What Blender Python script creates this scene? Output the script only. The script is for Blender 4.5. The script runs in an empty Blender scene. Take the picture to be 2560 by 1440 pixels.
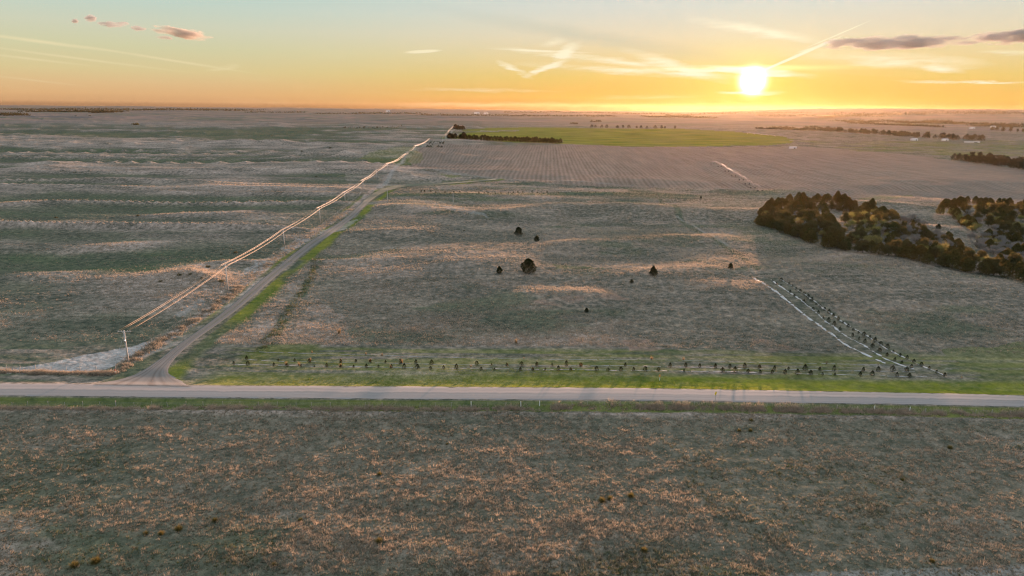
import bpy, math, random
import numpy as np
from mathutils import Matrix, Vector
random.seed(7)
rng = np.random.default_rng(11)
scene = bpy.context.scene
COL = scene.collection

# ---------------------------------------------------------------- camera
CAM_H = 75.0
F = 24 / 36 * 2560.0
PITCH = math.atan((720 - 269.5) / F)
ROLL = 0.0094
cp, sp = math.cos(PITCH), math.sin(PITCH)
fwd = np.array([0, cp, -sp])
r0 = np.array([1.0, 0, 0]); u0 = np.array([0, sp, cp])
right = r0 * math.cos(ROLL) + u0 * math.sin(ROLL)
up = -r0 * math.sin(ROLL) + u0 * math.cos(ROLL)
cam_data = bpy.data.cameras.new('camera')
cam = bpy.data.objects.new('camera', cam_data)
COL.objects.link(cam)
cam.matrix_world = Matrix(((right[0], up[0], -fwd[0], 0), (right[1], up[1], -fwd[1], 0),
                           (right[2], up[2], -fwd[2], CAM_H), (0, 0, 0, 1)))
cam_data.lens = 24; cam_data.sensor_width = 36
cam_data.clip_start = 1; cam_data.clip_end = 300000
scene.camera = cam


def ray(px, py):
    """direction in the world of a point of the photograph (2560 x 1440)"""
    px = np.asarray(px, float); py = np.asarray(py, float)
    a = (px - 1280) / F; b = (720 - py) / F
    d = fwd[None, :] + a.reshape(-1, 1) * right[None, :] + b.reshape(-1, 1) * up[None, :]
    return d / np.linalg.norm(d, axis=1, keepdims=True)


def azel(px, py):
    d = ray(px, py)[0]
    return math.degrees(math.atan2(d[0], d[1])), math.degrees(math.asin(d[2]))


SUN_AZ, SUN_EL = azel(1882, 203)

# ---------------------------------------------------------------- sky
scene.view_settings.view_transform = 'Standard'
scene.view_settings.look = 'None'
scene.view_settings.gamma = 1
scene.view_settings.exposure = 2.0     # exposed for the land at sunset

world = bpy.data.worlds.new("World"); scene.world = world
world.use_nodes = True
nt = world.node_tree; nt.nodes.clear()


class NB:
    """small node-building helper"""
    def __init__(s, nt): s.nt = nt; s.N = nt.nodes; s.L = nt.links
    def put(s, sock, v):
        if isinstance(v, bpy.types.NodeSocket): s.L.new(v, sock)
        elif v is not None:
            if hasattr(sock.default_value, '__len__') and not isinstance(v, (tuple, list)):
                v = (v,) * len(sock.default_value)
            if hasattr(sock.default_value, '__len__') and len(sock.default_value) == 4 and len(v) == 3: v = tuple(v) + (1,)
            sock.default_value = v
    def m(s, op, a, b=None, c=None, clamp=False):
        n = s.N.new('ShaderNodeMath'); n.operation = op; n.use_clamp = clamp
        for i, v in enumerate((a, b, c)):
            if v is not None: s.put(n.inputs[i], v)
        return n.outputs[0]
    def vm(s, op, a, b=None, scale=None):
        n = s.N.new('ShaderNodeVectorMath'); n.operation = op
        s.put(n.inputs[0], a)
        if b is not None: s.put(n.inputs[1], b)
        if scale is not None: s.put(n.inputs[3], scale)
        return n.outputs['Value'] if op in ('DOT_PRODUCT', 'LENGTH', 'DISTANCE') else n.outputs[0]
    def mix(s, f, a, b, mode='MIX'):
        n = s.N.new('ShaderNodeMix'); n.data_type = 'RGBA'; n.blend_type = mode; n.clamp_factor = True
        s.put(n.inputs[0], f); s.put(n.inputs[6], a); s.put(n.inputs[7], b)
        return n.outputs[2]
    def ramp(s, f, stops, interp='LINEAR'):
        n = s.N.new('ShaderNodeValToRGB'); cr = n.color_ramp; cr.interpolation = interp
        while len(cr.elements) > 1: cr.elements.remove(cr.elements[0])
        for i, (p, c) in enumerate(stops):
            e = cr.elements[0] if i == 0 else cr.elements.new(p)
            e.position = p; e.color = (tuple(c) + (1,)) if hasattr(c, '__len__') else (c, c, c, 1)
        s.put(n.inputs[0], f); return n.outputs[0]
    def noise(s, vec, scale, detail=3, rough=.5, dist=0):
        n = s.N.new('ShaderNodeTexNoise'); s.put(n.inputs['Vector'], vec)
        n.inputs['Scale'].default_value = scale; n.inputs['Detail'].default_value = detail
        n.inputs['Roughness'].default_value = rough; n.inputs['Distortion'].default_value = dist
        return n.outputs['Fac']
    def mapr(s, v, a, b, c=0., d=1., smooth=False):
        n = s.N.new('ShaderNodeMapRange'); n.interpolation_type = 'SMOOTHSTEP' if smooth else 'LINEAR'
        s.put(n.inputs[0], v)
        for i, q in enumerate((a, b, c, d)): n.inputs[i + 1].default_value = q
        return n.outputs[0]
    def comb(s, x, y, z=0.):
        n = s.N.new('ShaderNodeCombineXYZ'); s.put(n.inputs[0], x); s.put(n.inputs[1], y); s.put(n.inputs[2], z); return n.outputs[0]


def lin(r, g, b):
    f = lambda c: (c / 255 / 12.92) if c / 255 <= .04045 else ((c / 255 + .055) / 1.055) ** 2.4
    return (f(r), f(g), f(b))


nb = NB(nt)
tc = nt.nodes.new('ShaderNodeTexCoord')
dirv = nb.vm('NORMALIZE', tc.outputs['Generated'])
sx = nt.nodes.new('ShaderNodeSeparateXYZ'); nt.links.new(dirv, sx.inputs[0])
az = nb.m('DEGREES', nb.m('ARCTAN2', sx.outputs[0], sx.outputs[1]))
el = nb.m('DEGREES', nb.m('ARCSINE', sx.outputs[2]))
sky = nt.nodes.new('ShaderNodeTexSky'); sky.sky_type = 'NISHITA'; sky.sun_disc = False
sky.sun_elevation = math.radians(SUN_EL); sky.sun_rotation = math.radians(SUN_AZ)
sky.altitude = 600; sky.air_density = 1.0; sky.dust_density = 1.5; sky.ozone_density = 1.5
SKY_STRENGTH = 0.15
# the low band of the sky: colour by height above the horizon, away from the sun / towards the sun
away = nb.ramp(nb.mapr(el, 0, 12), [
    (0.0, lin(160, 120, 88)), (0.02, lin(200, 156, 112)), (0.06, lin(218, 174, 124)), (0.12, lin(221, 186, 136)), (0.2, lin(217, 199, 148)), (0.33, lin(209, 206, 166)),
    (0.45, lin(206, 209, 184)), (0.58, lin(193, 210, 197)), (0.76, lin(178, 205, 199)), (1.0, lin(156, 190, 197))])
near = nb.ramp(nb.mapr(el, 0, 12), [
    (0.0, lin(168, 108, 40)), (0.025, lin(212, 150, 62)), (0.07, lin(232, 180, 82)), (0.2, lin(232, 199, 112)), (0.33, lin(233, 210, 156)),
    (0.45, lin(231, 216, 184)), (0.62, lin(218, 218, 206)), (0.8, lin(208, 215, 212)), (1.0, lin(185, 204, 208))])
daz = nb.m('ABSOLUTE', nb.m('SUBTRACT', az, SUN_AZ))
nearness = nb.mapr(daz, 8, 46, 1, 0, True)
low = nb.mix(nearness, away, near)
# aureole round the sun
q = nb.m('DIVIDE', nb.m('SUBTRACT', az, SUN_AZ), 1.45)
q2 = nb.m('SUBTRACT', el, SUN_EL)
ang = nb.m('SQRT', nb.m('ADD', nb.m('MULTIPLY', q, q), nb.m('MULTIPLY', q2, q2)))
ang_r = nb.m('SQRT', nb.m('ADD', nb.m('POWER', nb.m('SUBTRACT', az, SUN_AZ), 2.0), nb.m('MULTIPLY', q2, q2)))
glow1 = nb.m('EXPONENT', nb.m('MULTIPLY', nb.m('POWER', nb.m('DIVIDE', ang_r, .70), 2.3), -1.0))
glow2 = nb.m('EXPONENT', nb.m('MULTIPLY', nb.m('DIVIDE', ang, 1.9), -1.0))
glow3 = nb.m('EXPONENT', nb.m('MULTIPLY', nb.m('DIVIDE', ang, 7.0), -1.0))
low = nb.mix(1.0, low, nb.vm('SCALE', (0.26, 0.30, 0.02), scale=glow2), 'ADD')
low = nb.mix(1.0, low, nb.vm('SCALE', (0.015, 0.006, 0.0), scale=glow3), 'ADD')

# thin high cloud: elongated wisps given by centre, half length, half width (degrees) and tilt
def wisps(lst, vec):
    tot = None
    for (x0, y0, x1, y1, w, s) in lst:
        a0, e0 = azel(x0, y0); a1, e1 = azel(x1, y1)
        mp = nt.nodes.new('ShaderNodeMapping'); mp.vector_type = 'TEXTURE'
        mp.inputs['Location'].default_value = ((a0 + a1) / 2, (e0 + e1) / 2, 0)
        mp.inputs['Rotation'].default_value = (0, 0, math.atan2(e1 - e0, a1 - a0))
        mp.inputs['Scale'].default_value = (math.hypot(a1 - a0, e1 - e0) / 2 * 1.15, w, 1)
        nt.links.new(vec, mp.inputs[0])
        g = nt.nodes.new('ShaderNodeTexGradient'); g.gradient_type = 'SPHERICAL'
        nt.links.new(mp.outputs[0], g.inputs[0])
        v = nb.m('MULTIPLY', g.outputs['Fac'], s)
        tot = v if tot is None else nb.m('ADD', tot, v)
    return tot
ae = nb.comb(az, el)
aes = nb.comb(nb.m('MULTIPLY', az, .22), nb.m('MULTIPLY', el, 1.6))
wn = nb.noise(aes, 1.3, 5, .6)
warp = nb.comb(nb.m('MULTIPLY', nb.m('SUBTRACT', wn, .5), 2.0), nb.m('MULTIPLY', nb.m('SUBTRACT', nb.noise(nb.vm('ADD', aes, (7.3, 2.1, 0)), 1.7, 4, .6), .5), .55))
aew = nb.vm('ADD', ae, warp)
soft = [  # broad cirrus
    (1250, 120, 1780, 180, .32, .55), (1560, 125, 1820, 205, .55, .6), (1300, 160, 1900, 196, .35, .55), (1240, 150, 1330, 195, .3, .6),
    (1310, 190, 1420, 150, .28, .9), (1380, 155, 1450, 105, .55, .8), (1350, 110, 1420, 100, .35, .5), (1725, 48, 2040, 100, .5, .6),
    (1740, 165, 2030, 190, .35, 1.2), (1700, 176, 1900, 172, .2, 1.0), (1800, 232, 1960, 232, .22, .8), (2130, 150, 2470, 160, .6, .65), (2280, 165, 2420, 180, .3, .5),
    (2240, 203, 2640, 207, .10, .6), (2450, 130, 2640, 128, .2, .5), (1950, 130, 2300, 150, .7, .25), (1000, 222, 1400, 228, .15, .25),
    (520, 175, 600, 165, .18, .5), (1830, 68, 2060, 108, .25, .35), (900, 262, 1600, 262, .25, .15), (1500, 245, 1760, 240, .25, .2)]
crisp = [  # vapour trails and small bright wisps
    (-120, 74, 300, 130, .15, .32), (200, 114, 640, 184, .11, .28), (-120, 104, 480, 182, .10, .22), (-100, 126, 240, 166, .10, .2), (-60, 184, 220, 216, .08, .12),
    (1230, 122, 1480, 132, .10, .4), (1012, 131, 1102, 126, .14, 1.1), (1900, 180, 2100, 92, .11, 1.7), (2020, 118, 2175, 52, .05, .9), (1990, 132, 2080, 108, .1, .5)]
ws = nb.m('MULTIPLY', wisps(soft, aew), nb.mapr(wn, .3, .72, .3, 2.3))
aec = nb.vm('ADD', ae, nb.vm('SCALE', warp, scale=.08))
wc = wisps(crisp, aec)
wall = nb.m('ADD', ws, nb.m('MULTIPLY', wc, 2.2))
wall = nb.m('ADD', wall, nb.mapr(nb.noise(aes, .55, 6, .65, .6), .55, .85, 0, .12))
bright = nb.mix(nearness, lin(240, 224, 180), lin(255, 246, 214))
low = nb.mix(nb.m('MINIMUM', wall, .9), low, bright)
# grey cirrus shadow band above the bright streaks
dark = wisps([(1080, 20, 1900, 160, .75, .32)], aew)
low = nb.mix(nb.m('MINIMUM', dark, .5), low, lin(176, 186, 172))
low = nb.mix(1.0, low, nb.vm('SCALE', (7.0, 6.6, 5.2), scale=glow1), 'ADD')
hz = nb.m('MULTIPLY', nb.m('MULTIPLY', glow2, wn), nb.mapr(nb.m('ABSOLUTE', nb.m('SUBTRACT', el, SUN_EL + .95)), 0, .3, 1.6, 0, True))
low = nb.mix(1.0, low, nb.vm('SCALE', (1.0, .9, .5), scale=hz), 'ADD')
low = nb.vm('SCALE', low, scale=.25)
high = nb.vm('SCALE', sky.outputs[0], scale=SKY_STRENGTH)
high = nb.vm('ADD', nb.vm('MULTIPLY', high, (1.10, 1.05, 1.0)), (.155, .155, .155))     # even grey added to the unseen upper sky to fill the land with light
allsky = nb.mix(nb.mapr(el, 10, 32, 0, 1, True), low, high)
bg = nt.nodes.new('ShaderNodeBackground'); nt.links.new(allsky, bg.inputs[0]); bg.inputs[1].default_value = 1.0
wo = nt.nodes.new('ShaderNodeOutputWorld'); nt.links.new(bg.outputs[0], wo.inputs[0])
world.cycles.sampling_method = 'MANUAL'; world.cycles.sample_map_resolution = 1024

# ---------------------------------------------------------------- sun
ld = bpy.data.lights.new('sun', 'SUN'); ld.energy = 4.9; ld.angle = math.radians(1.6); ld.color = (1.0, .60, .42)
sun = bpy.data.objects.new('sun', ld); COL.objects.link(sun)
a_, e_ = math.radians(SUN_AZ), math.radians(SUN_EL)
sd = Vector((math.sin(a_) * math.cos(e_), math.cos(a_) * math.cos(e_), math.sin(e_)))
sun.rotation_euler = sd.to_track_quat('Z', 'Y').to_euler()
sun.location = (0, 0, 300)

scene.cycles.use_denoising = True
scene.cycles.denoising_prefilter = 'FAST'
scene.cycles.filter_width = 1.25
scene.cycles.max_bounces = 5; scene.cycles.diffuse_bounces = 2; scene.cycles.glossy_bounces = 2
scene.cycles.transmission_bounces = 3; scene.cycles.volume_bounces = 1; scene.cycles.transparent_max_bounces = 6
scene.cycles.use_adaptive_sampling = True; scene.cycles.adaptive_threshold = 0.008
scene.cycles.sample_clamp_indirect = 4

# ---------------------------------------------------------------- numpy noise
def _h(ix, iy, seed):
    n = (ix * 374761393 + iy * 668265263 + seed * 974634777) & 0xffffffff
    n = ((n ^ (n >> 13)) * 1274126177) & 0xffffffff
    n = n ^ (n >> 16)
    return (n & 0xffff) / 65535.0 * 2 - 1
def vn(x, y, seed=0):
    ix = np.floor(x).astype(np.int64); iy = np.floor(y).astype(np.int64)
    fx = x - ix; fy = y - iy
    fx = fx * fx * fx * (fx * (fx * 6 - 15) + 10); fy = fy * fy * fy * (fy * (fy * 6 - 15) + 10)
    a = _h(ix, iy, seed); b = _h(ix + 1, iy, seed); c = _h(ix, iy + 1, seed); d = _h(ix + 1, iy + 1, seed)
    return (a * (1 - fx) + b * fx) * (1 - fy) + (c * (1 - fx) + d * fx) * fy
def fbm(x, y, seed=0, o=4, g=.5):
    s = 0; a = 1; t = 0
    for i in range(o):
        s = s + a * vn(x * 2 ** i + i * 17.3, y * 2 ** i - i * 9.1, seed + i); t += a; a *= g
    return s / t
def ss(v, a, b):
    t = np.clip((v - a) / (b - a), 0, 1); return t * t * (3 - 2 * t)

# ---------------------------------------------------------------- terrain
def gz(px, py, z=0.0):
    d = ray(px, py)
    t = (z - CAM_H) / np.minimum(d[:, 2], -1e-4)
    return np.stack([d[:, 0] * t, d[:, 1] * t], 1)

ROAD_T = [(-400, 956), (-200, 958), (0, 959.5), (240, 962), (500, 965), (1000, 968), (1600, 972), (2000, 979), (2300, 984.5), (2560, 990), (2760, 995), (3000, 1001)]
ROAD_B = [(-400, 985), (-200, 987), (0, 988.5), (500, 993), (1000, 997), (1280, 998), (1700, 1001), (2000, 1006), (2300, 1011), (2560, 1016), (2760, 1021), (3000, 1027)]
ROAD_Z = 0.9
rt = gz(*np.array(ROAD_T).T, ROAD_Z); rb = gz(*np.array(ROAD_B).T, ROAD_Z)
def rn(x): return np.interp(x, rb[:, 0], rb[:, 1])      # near edge of the road
def rf(x): return np.interp(x, rt[:, 0], rt[:, 1])      # far edge
TR_L = [(215, 962), (240, 958), (330, 938), (395, 900), (440, 865), (510, 815), (575, 765), (640, 710), (700, 662), (760, 615), (800, 588), (830, 568), (870, 540), (905, 505), (935, 482), (965, 470), (1010, 462), (1100, 458), (1180, 452), (1240, 447)]
TR_R = [(500, 968), (470, 960), (425, 930), (440, 895), (490, 850), (560, 800), (615, 758), (672, 708), (735, 655), (790, 612), (822, 590), (850, 570), (885, 543), (920, 508), (950, 486), (975, 476), (1015, 467), (1100, 462), (1180, 456), (1240, 451)]
trail_c = (gz(*np.array(TR_L).T) + gz(*np.array(TR_R).T)) / 2

def dseg(x, y, P):
    """distance to a polyline (exact within 80 m of it)"""
    x = np.asarray(x, float); y = np.asarray(y, float); P = np.asarray(P)
    if x.size > 5000:
        bb = (x > P[:, 0].min() - 80) & (x < P[:, 0].max() + 80) & (y > P[:, 1].min() - 80) & (y < P[:, 1].max() + 80)
        res = np.full(x.shape, 1e3)
        if bb.any(): res[bb] = _dseg(x[bb], y[bb], P)
        return res
    return _dseg(x, y, P)
def _dseg(x, y, P):
    best = np.full(np.shape(x), 1e9)
    for i in range(len(P) - 1):
        ax, ay = P[i]; bx, by = P[i + 1]
        dx, dy = bx - ax, by - ay; L = dx * dx + dy * dy + 1e-9
        t = np.clip(((x - ax) * dx + (y - ay) * dy) / L, 0, 1)
        best = np.minimum(best, np.hypot(x - ax - t * dx, y - ay - t * dy))
    return best

# single dune crests: left end, right end (in the photograph), height, half width in metres
RIDGES = [((1240, 752), (1560, 752), 3.4, 11), ((1180, 700), (1420, 690), 1.2, 14), ((1390, 622), (1700, 606), 2.8, 15), ((1180, 548), (1420, 530), 5.0, 22),
          ((1340, 530), (1740, 542), 5.5, 28), ((820, 588), (1130, 582), 3.0, 14), ((1100, 675), (1330, 665), 1.6, 12), ((1500, 700), (1900, 672), 2.6, 14),
          ((1640, 612), (1860, 606), 2.6, 16), ((900, 520), (1180, 530), 2.4, 16), ((1000, 486), (1500, 492), 1.6, 14), ((1900, 690), (2250, 690), 2.2, 16),
          ((2080, 640), (2500, 700), 2.5, 20), ((1960, 570), (2400, 600), 6.5, 38), ((2380, 540), (2700, 570), 5.0, 40), ((250, 765), (520, 752), 1.2, 9),
          ((0, 690), (330, 672), 1.5, 10), ((150, 630), (560, 600), 1.5, 12), ((0, 560), (420, 548), 1.8, 14), ((380, 545), (760, 520), 1.8, 14), ((0, 800), (260, 790), 1.2, 8), ((60, 860), (330, 845), .9, 8)]
RW = []
for p0, p1, hgt, wd in RIDGES:
    q0 = gz(*p0)[0]; q1 = gz(*p1)[0]
    c = (q0 + q1) / 2; d = (q1 - q0); L = np.hypot(*d) / 2; RW.append((c, d / (2 * L), L, hgt, wd))

def H(x, y):
    x = np.asarray(x, float); y = np.asarray(y, float)
    r = np.hypot(x, y)
    azi = np.degrees(np.arctan2(x, y))
    s = np.where(y > rf(x), y - rf(x), np.where(y < rn(x), y - rn(x), 0.0))   # signed distance from the road's edges
    dtr = dseg(x, y, trail_c)
    # dunes: long crests left of the trail, rounder hills right of it
    tx = np.interp(y, trail_c[:, 1], trail_c[:, 0]) + np.maximum(y - trail_c[-1, 1], 0) * -.05
    leftw = ss(tx - x, -60, 60)
    wx = x + 25 * vn(x / 210, y / 150, 5); wy = y + 22 * vn(x / 260, y / 130, 6)
    d1 = vn(wx / 170, wy / 40, 21) * 1.6 + vn(wx / 80, wy / 22, 22) * .7
    d1 = d1 + (1 - np.abs(vn(wx / 230, wy / 44, 27))) ** 3 * 4.8 + np.maximum(vn(wx / 240, wy / 90, 28), 0) ** 1.5 * 2.6 - 1.2
    d2 = vn(wx / 150, wy / 95, 31) * 2.0 + vn(wx / 60, wy / 34, 32) * 1.1 + np.maximum(vn(wx / 100, wy / 60, 35), 0) ** 1.5 * 4.2
    dn = d1 * leftw + d2 * (1 - leftw)
    d4 = (1 - np.abs(vn(wx / 800, wy / 95, 38))) ** 3 * 6 + vn(wx / 400, wy / 80, 39) * 2.8 - 3
    d3 = (1 - np.abs(vn(wx / 1700, wy / 230, 36))) ** 3 * 9 + vn(wx / 1300, wy / 190, 37) * 4.5 - 4
    dn = dn * (1 - ss(r, 1100, 2200) * .6) + (d4 * (1 - ss(r, 1900, 2900)) * ss(r, 700, 1200) + d3 * ss(r, 1500, 2600)) * np.clip(leftw + .15, 0, 1) * (1 - ss(r, 4500, 7000) * .5)
    farw = 1 + ss(r, 700, 2000) * .1 * leftw - ss(r, 1100, 2300) * .8 * (1 - leftw)
    z = dn * farw * (1 - ss(r, 4500, 9000))
    # crop land beyond the hills on the right is smoother
    crop = ss(y, 760, 900) * (1 - leftw) * .62
    z = z * (1 - crop)
    z = z + fbm(x / 900, y / 420, 41, 3) * 4 * ss(r, 900, 3000)
    for c, d, L, hgt, wd in RW:
        u = (x - c[0]) * d[0] + (y - c[1]) * d[1]; v = -(x - c[0]) * d[1] + (y - c[1]) * d[0]
        v = v + 9 * vn(u / 45, c[1], 77) * min(1, wd / 14)
        z = z + hgt * np.exp(-(v / wd) ** 2) * np.exp(-(u / L) ** 4) * (.75 + .35 * vn(u / 35, v / 30, 78))
    z = z * (1 - .82 * np.exp(-(dtr / 16) ** 2))
    north = ss(s, 52, 120); south = ss(-s, 16, 60) * .35
    z = z * np.where(s > 0, north, south)
    # far country
    z = z + ss(r, 7000, 16000) * (fbm(azi / 3.5, r / 5000, 51, 3) * 22 + 6)
    hr = ss(azi, 13, 24) * ss(r, 6500, 15500)
    z = z + hr * (118 + 12 * fbm(azi / 2.2, r / 2600, 55, 4))
    # road bank and ditches
    nb_ = np.where(s < 0, np.interp(-s, [0, .5, 2.8, 4.4, 6, 9], [ROAD_Z, ROAD_Z - .06, -.35, -.4, .05, 0]),
                   np.interp(s, [0, .6, 4, 8, 14, 22], [ROAD_Z, ROAD_Z - .05, .15, -.1, .1, 0]))
    nb_ = nb_ * np.where(s > 0, 1 - np.exp(-(dtr / 9) ** 4) * 0, 1)
    z = z + nb_
    # dug bank by the left corner
    return z

def micro(x, y):
    """tufty roughness, kept off the roads"""
    r = np.hypot(x, y)
    s = np.where(y > rf(x), y - rf(x), np.where(y < rn(x), rn(x) - y, 0.0))
    dtr = dseg(x, y, trail_c)
    k = ss(s, .5, 3) * (1 - np.exp(-(dtr / 7) ** 4)) * (1 - ss(r, 500, 1500) * .5)
    k = k * np.where(y > rf(x), .35 + .65 * ss(s, 34, 44), 1)
    m = np.abs(vn(x / 1.1, y / 1.1, 61)) * .16 + fbm(x / 3.3, y / 2.6, 62, 3, .6) * .20 + vn(x / 9, y / 6, 66) * .12
    return m * k * 1.25 - .1 * k

def G(px, py):
    """where a pixel of the photograph meets the terrain: (n,3)"""
    px = np.atleast_1d(np.asarray(px, float)); py = np.atleast_1d(np.asarray(py, float))
    d = ray(px, py); z = np.zeros(len(px))
    for _ in range(12):
        t = (z - CAM_H) / np.minimum(d[:, 2], -1e-4)
        z = .6 * z + .4 * H(d[:, 0] * t, d[:, 1] * t)
    t = (z - CAM_H) / np.minimum(d[:, 2], -1e-4)
    x, y = d[:, 0] * t, d[:, 1] * t
    return np.stack([x, y, H(x, y)], 1)
def g1(px, py): return G(px, py)[0]

# ---------------------------------------------------------------- mesh helpers
def tagp(o, label=None, cat=None, group=None, kind=None):
    if label: o['label'] = label
    if cat: o['category'] = cat
    if group: o['group'] = group
    if kind: o['kind'] = kind
    return o
def empty(name, loc, rz=0):
    o = bpy.data.objects.new(name, None); COL.objects.link(o); o.location = loc; o.rotation_euler = (0, 0, rz)
    o.empty_display_size = .5
    return o
def np_mesh(name, V, faces, mat, parent=None, smooth=False, k=None):
    """V (n,3); faces (m,k) int array"""
    me = bpy.data.meshes.new(name)
    V = np.asarray(V, np.float32); faces = np.asarray(faces, np.int32)
    m, k = faces.shape
    me.vertices.add(len(V)); me.vertices.foreach_set('co', V.ravel())
    me.loops.add(m * k); me.loops.foreach_set('vertex_index', faces.ravel())
    me.polygons.add(m)
    me.polygons.foreach_set('loop_start', np.arange(0, m * k, k, dtype=np.int32))
    if smooth: me.polygons.foreach_set('use_smooth', np.ones(m, bool))
    me.update(calc_edges=True)
    if mat: me.materials.append(mat)
    o = bpy.data.objects.new(name, me); COL.objects.link(o)
    if parent: o.parent = parent
    return o
class MB:
    """collects simple shapes into one mesh"""
    def __init__(s): s.v = []; s.f = []
    def add(s, vs, fs):
        b = len(s.v); s.v += [tuple(v) for v in vs]; s.f += [tuple(i + b for i in f) for f in fs]
    def box(s, c, d, rz=0):
        x, y, z = d[0] / 2, d[1] / 2, d[2] / 2; cs, sn = math.cos(rz), math.sin(rz)
        vs = []
        for i in (-1, 1):
            for j in (-1, 1):
                for k in (-1, 1):
                    a, b = i * x, j * y; vs.append((c[0] + a * cs - b * sn, c[1] + a * sn + b * cs, c[2] + k * z))
        s.add(vs, [(0, 1, 3, 2), (4, 6, 7, 5), (0, 4, 5, 1), (2, 3, 7, 6), (0, 2, 6, 4), (1, 5, 7, 3)])
    def tube(s, pts, rad, n=6, cap=True):
        pts = [Vector(p) for p in pts]; N = len(pts)
        rad = rad if hasattr(rad, '__len__') else [rad] * N
        vs = []; fs = []
        for i, p in enumerate(pts):
            t = (pts[min(i + 1, N - 1)] - pts[max(i - 1, 0)]).normalized()
            u = t.orthogonal().normalized() if abs(t.z) > .9 else t.cross(Vector((0, 0, 1))).normalized()
            w = t.cross(u)
            for k in range(n):
                a = 2 * math.pi * k / n; vs.append(p + (u * math.cos(a) + w * math.sin(a)) * rad[i])
        for i in range(N - 1):
            for k in range(n):
                a = i * n + k; b = i * n + (k + 1) % n; fs.append((a, b, b + n, a + n))
        if cap: fs.append(tuple(range(n))[::-1]); fs.append(tuple((N - 1) * n + k for k in range(n)))
        s.add(vs, fs)
    def build(s, name, mat, parent=None, smooth=False):
        me = bpy.data.meshes.new(name); me.from_pydata(s.v, [], s.f); me.materials.append(mat)
        if smooth:
            for p in me.polygons: p.use_smooth = True
        o = bpy.data.objects.new(name, me); COL.objects.link(o)
        if parent: o.parent = parent
        return o
def copy_tree(o, parent=None):
    c = o.copy(); COL.objects.link(c)
    if parent: c.parent = parent
    for ch in list(o.children): copy_tree(ch, c)
    return c
ORD = ['first', 'second', 'third', 'fourth', 'fifth', 'sixth', 'seventh', 'eighth', 'ninth', 'tenth', 'eleventh', 'twelfth', 'thirteenth', 'fourteenth', 'fifteenth', 'sixteenth', 'seventeenth', 'eighteenth', 'nineteenth']
TENS = {20: 'twent', 30: 'thirt', 40: 'fort', 50: 'fift', 60: 'sixt', 70: 'sevent', 80: 'eight', 90: 'ninet'}
def ordn(i):
    if i < 20: return ORD[i - 1]
    if i == 100: return 'hundredth'
    if i > 100: return 'hundred and ' + ordn(i - 100)
    t, u = i // 10 * 10, i % 10
    return TENS[t] + 'ieth' if u == 0 else TENS[t] + 'y-' + ORD[u - 1]

# ---------------------------------------------------------------- materials
def mat_new(name):
    m = bpy.data.materials.new(name); m.use_nodes = True; n = m.node_tree; n.nodes.clear()
    b = NB(n); out = n.nodes.new('ShaderNodeOutputMaterial')
    return m, b, out
def simple(name, col, rough=.7, metal=0, var=.25, scale=3):
    m, b, out = mat_new(name)
    p = b.N.new('ShaderNodeBsdfPrincipled')
    t = b.N.new('ShaderNodeTexCoord')
    f = b.noise(t.outputs['Object'], scale, 4, .6)
    c2 = tuple(c * (1 - var) for c in col); c3 = tuple(min(1, c * (1 + var)) for c in col)
    b.put(p.inputs['Base Color'], b.mix(f, c2, c3)); p.inputs['Roughness'].default_value = rough; p.inputs['Metallic'].default_value = metal
    b.L.new(p.outputs[0], out.inputs[0]); return m
def leafy(name, c1, c2, trans=.35, warm=None):
    m, b, out = mat_new(name)
    t = b.N.new('ShaderNodeTexCoord'); oi = b.N.new('ShaderNodeObjectInfo')
    f = b.noise(t.outputs['Object'], .9, 4, .65)
    col = b.mix(b.mapr(f, .35, .65), c1, c2)
    if warm: col = b.mix(b.m('MULTIPLY', oi.outputs['Random'], .7), col, warm)
    d = b.N.new('ShaderNodeBsdfDiffuse'); tr = b.N.new('ShaderNodeBsdfTranslucent')
    b.put(d.inputs[0], col); b.put(tr.inputs[0], b.mix(1., col, (1.6, 1.25, .7), 'MULTIPLY'))
    mx = b.N.new('ShaderNodeMixShader'); mx.inputs[0].default_value = trans
    b.L.new(d.outputs[0], mx.inputs[1]); b.L.new(tr.outputs[0], mx.inputs[2]); b.L.new(mx.outputs[0], out.inputs[0])
    return m

# ground
GM, b, out = mat_new('prairie_ground')
geo = b.N.new('ShaderNodeNewGeometry'); pos = geo.outputs['Position']
a1 = b.N.new('ShaderNodeAttribute'); a1.attribute_name = 'cover_a'
a2 = b.N.new('ShaderNodeAttribute'); a2.attribute_name = 'cover_b'
s1 = b.N.new('ShaderNodeSeparateColor'); b.L.new(a1.outputs['Color'], s1.inputs[0])
s2 = b.N.new('ShaderNodeSeparateColor'); b.L.new(a2.outputs['Color'], s2.inputs[0])
flat = b.vm('MULTIPLY', pos, (1, 1, 0))
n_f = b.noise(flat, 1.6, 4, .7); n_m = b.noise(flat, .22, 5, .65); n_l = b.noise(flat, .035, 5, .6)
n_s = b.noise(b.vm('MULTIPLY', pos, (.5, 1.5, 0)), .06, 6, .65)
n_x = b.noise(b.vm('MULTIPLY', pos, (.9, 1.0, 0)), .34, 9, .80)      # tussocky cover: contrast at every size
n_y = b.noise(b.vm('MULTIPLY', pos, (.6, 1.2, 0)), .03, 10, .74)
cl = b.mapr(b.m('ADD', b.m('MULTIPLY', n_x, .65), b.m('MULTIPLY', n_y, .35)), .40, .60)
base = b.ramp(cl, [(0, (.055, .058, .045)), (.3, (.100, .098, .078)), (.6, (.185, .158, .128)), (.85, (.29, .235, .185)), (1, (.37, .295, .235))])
tan = b.mix(cl, (.15, .122, .105), (.47, .375, .32))
green = b.mix(cl, (.028, .045, .032), (.110, .132, .075))
lush = b.mix(b.mapr(b.m('ADD', b.m('MULTIPLY', n_l, .5), b.m('MULTIPLY', n_x, .5)), .38, .62), (.07, .11, .012), (.25, .24, .03))
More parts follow.
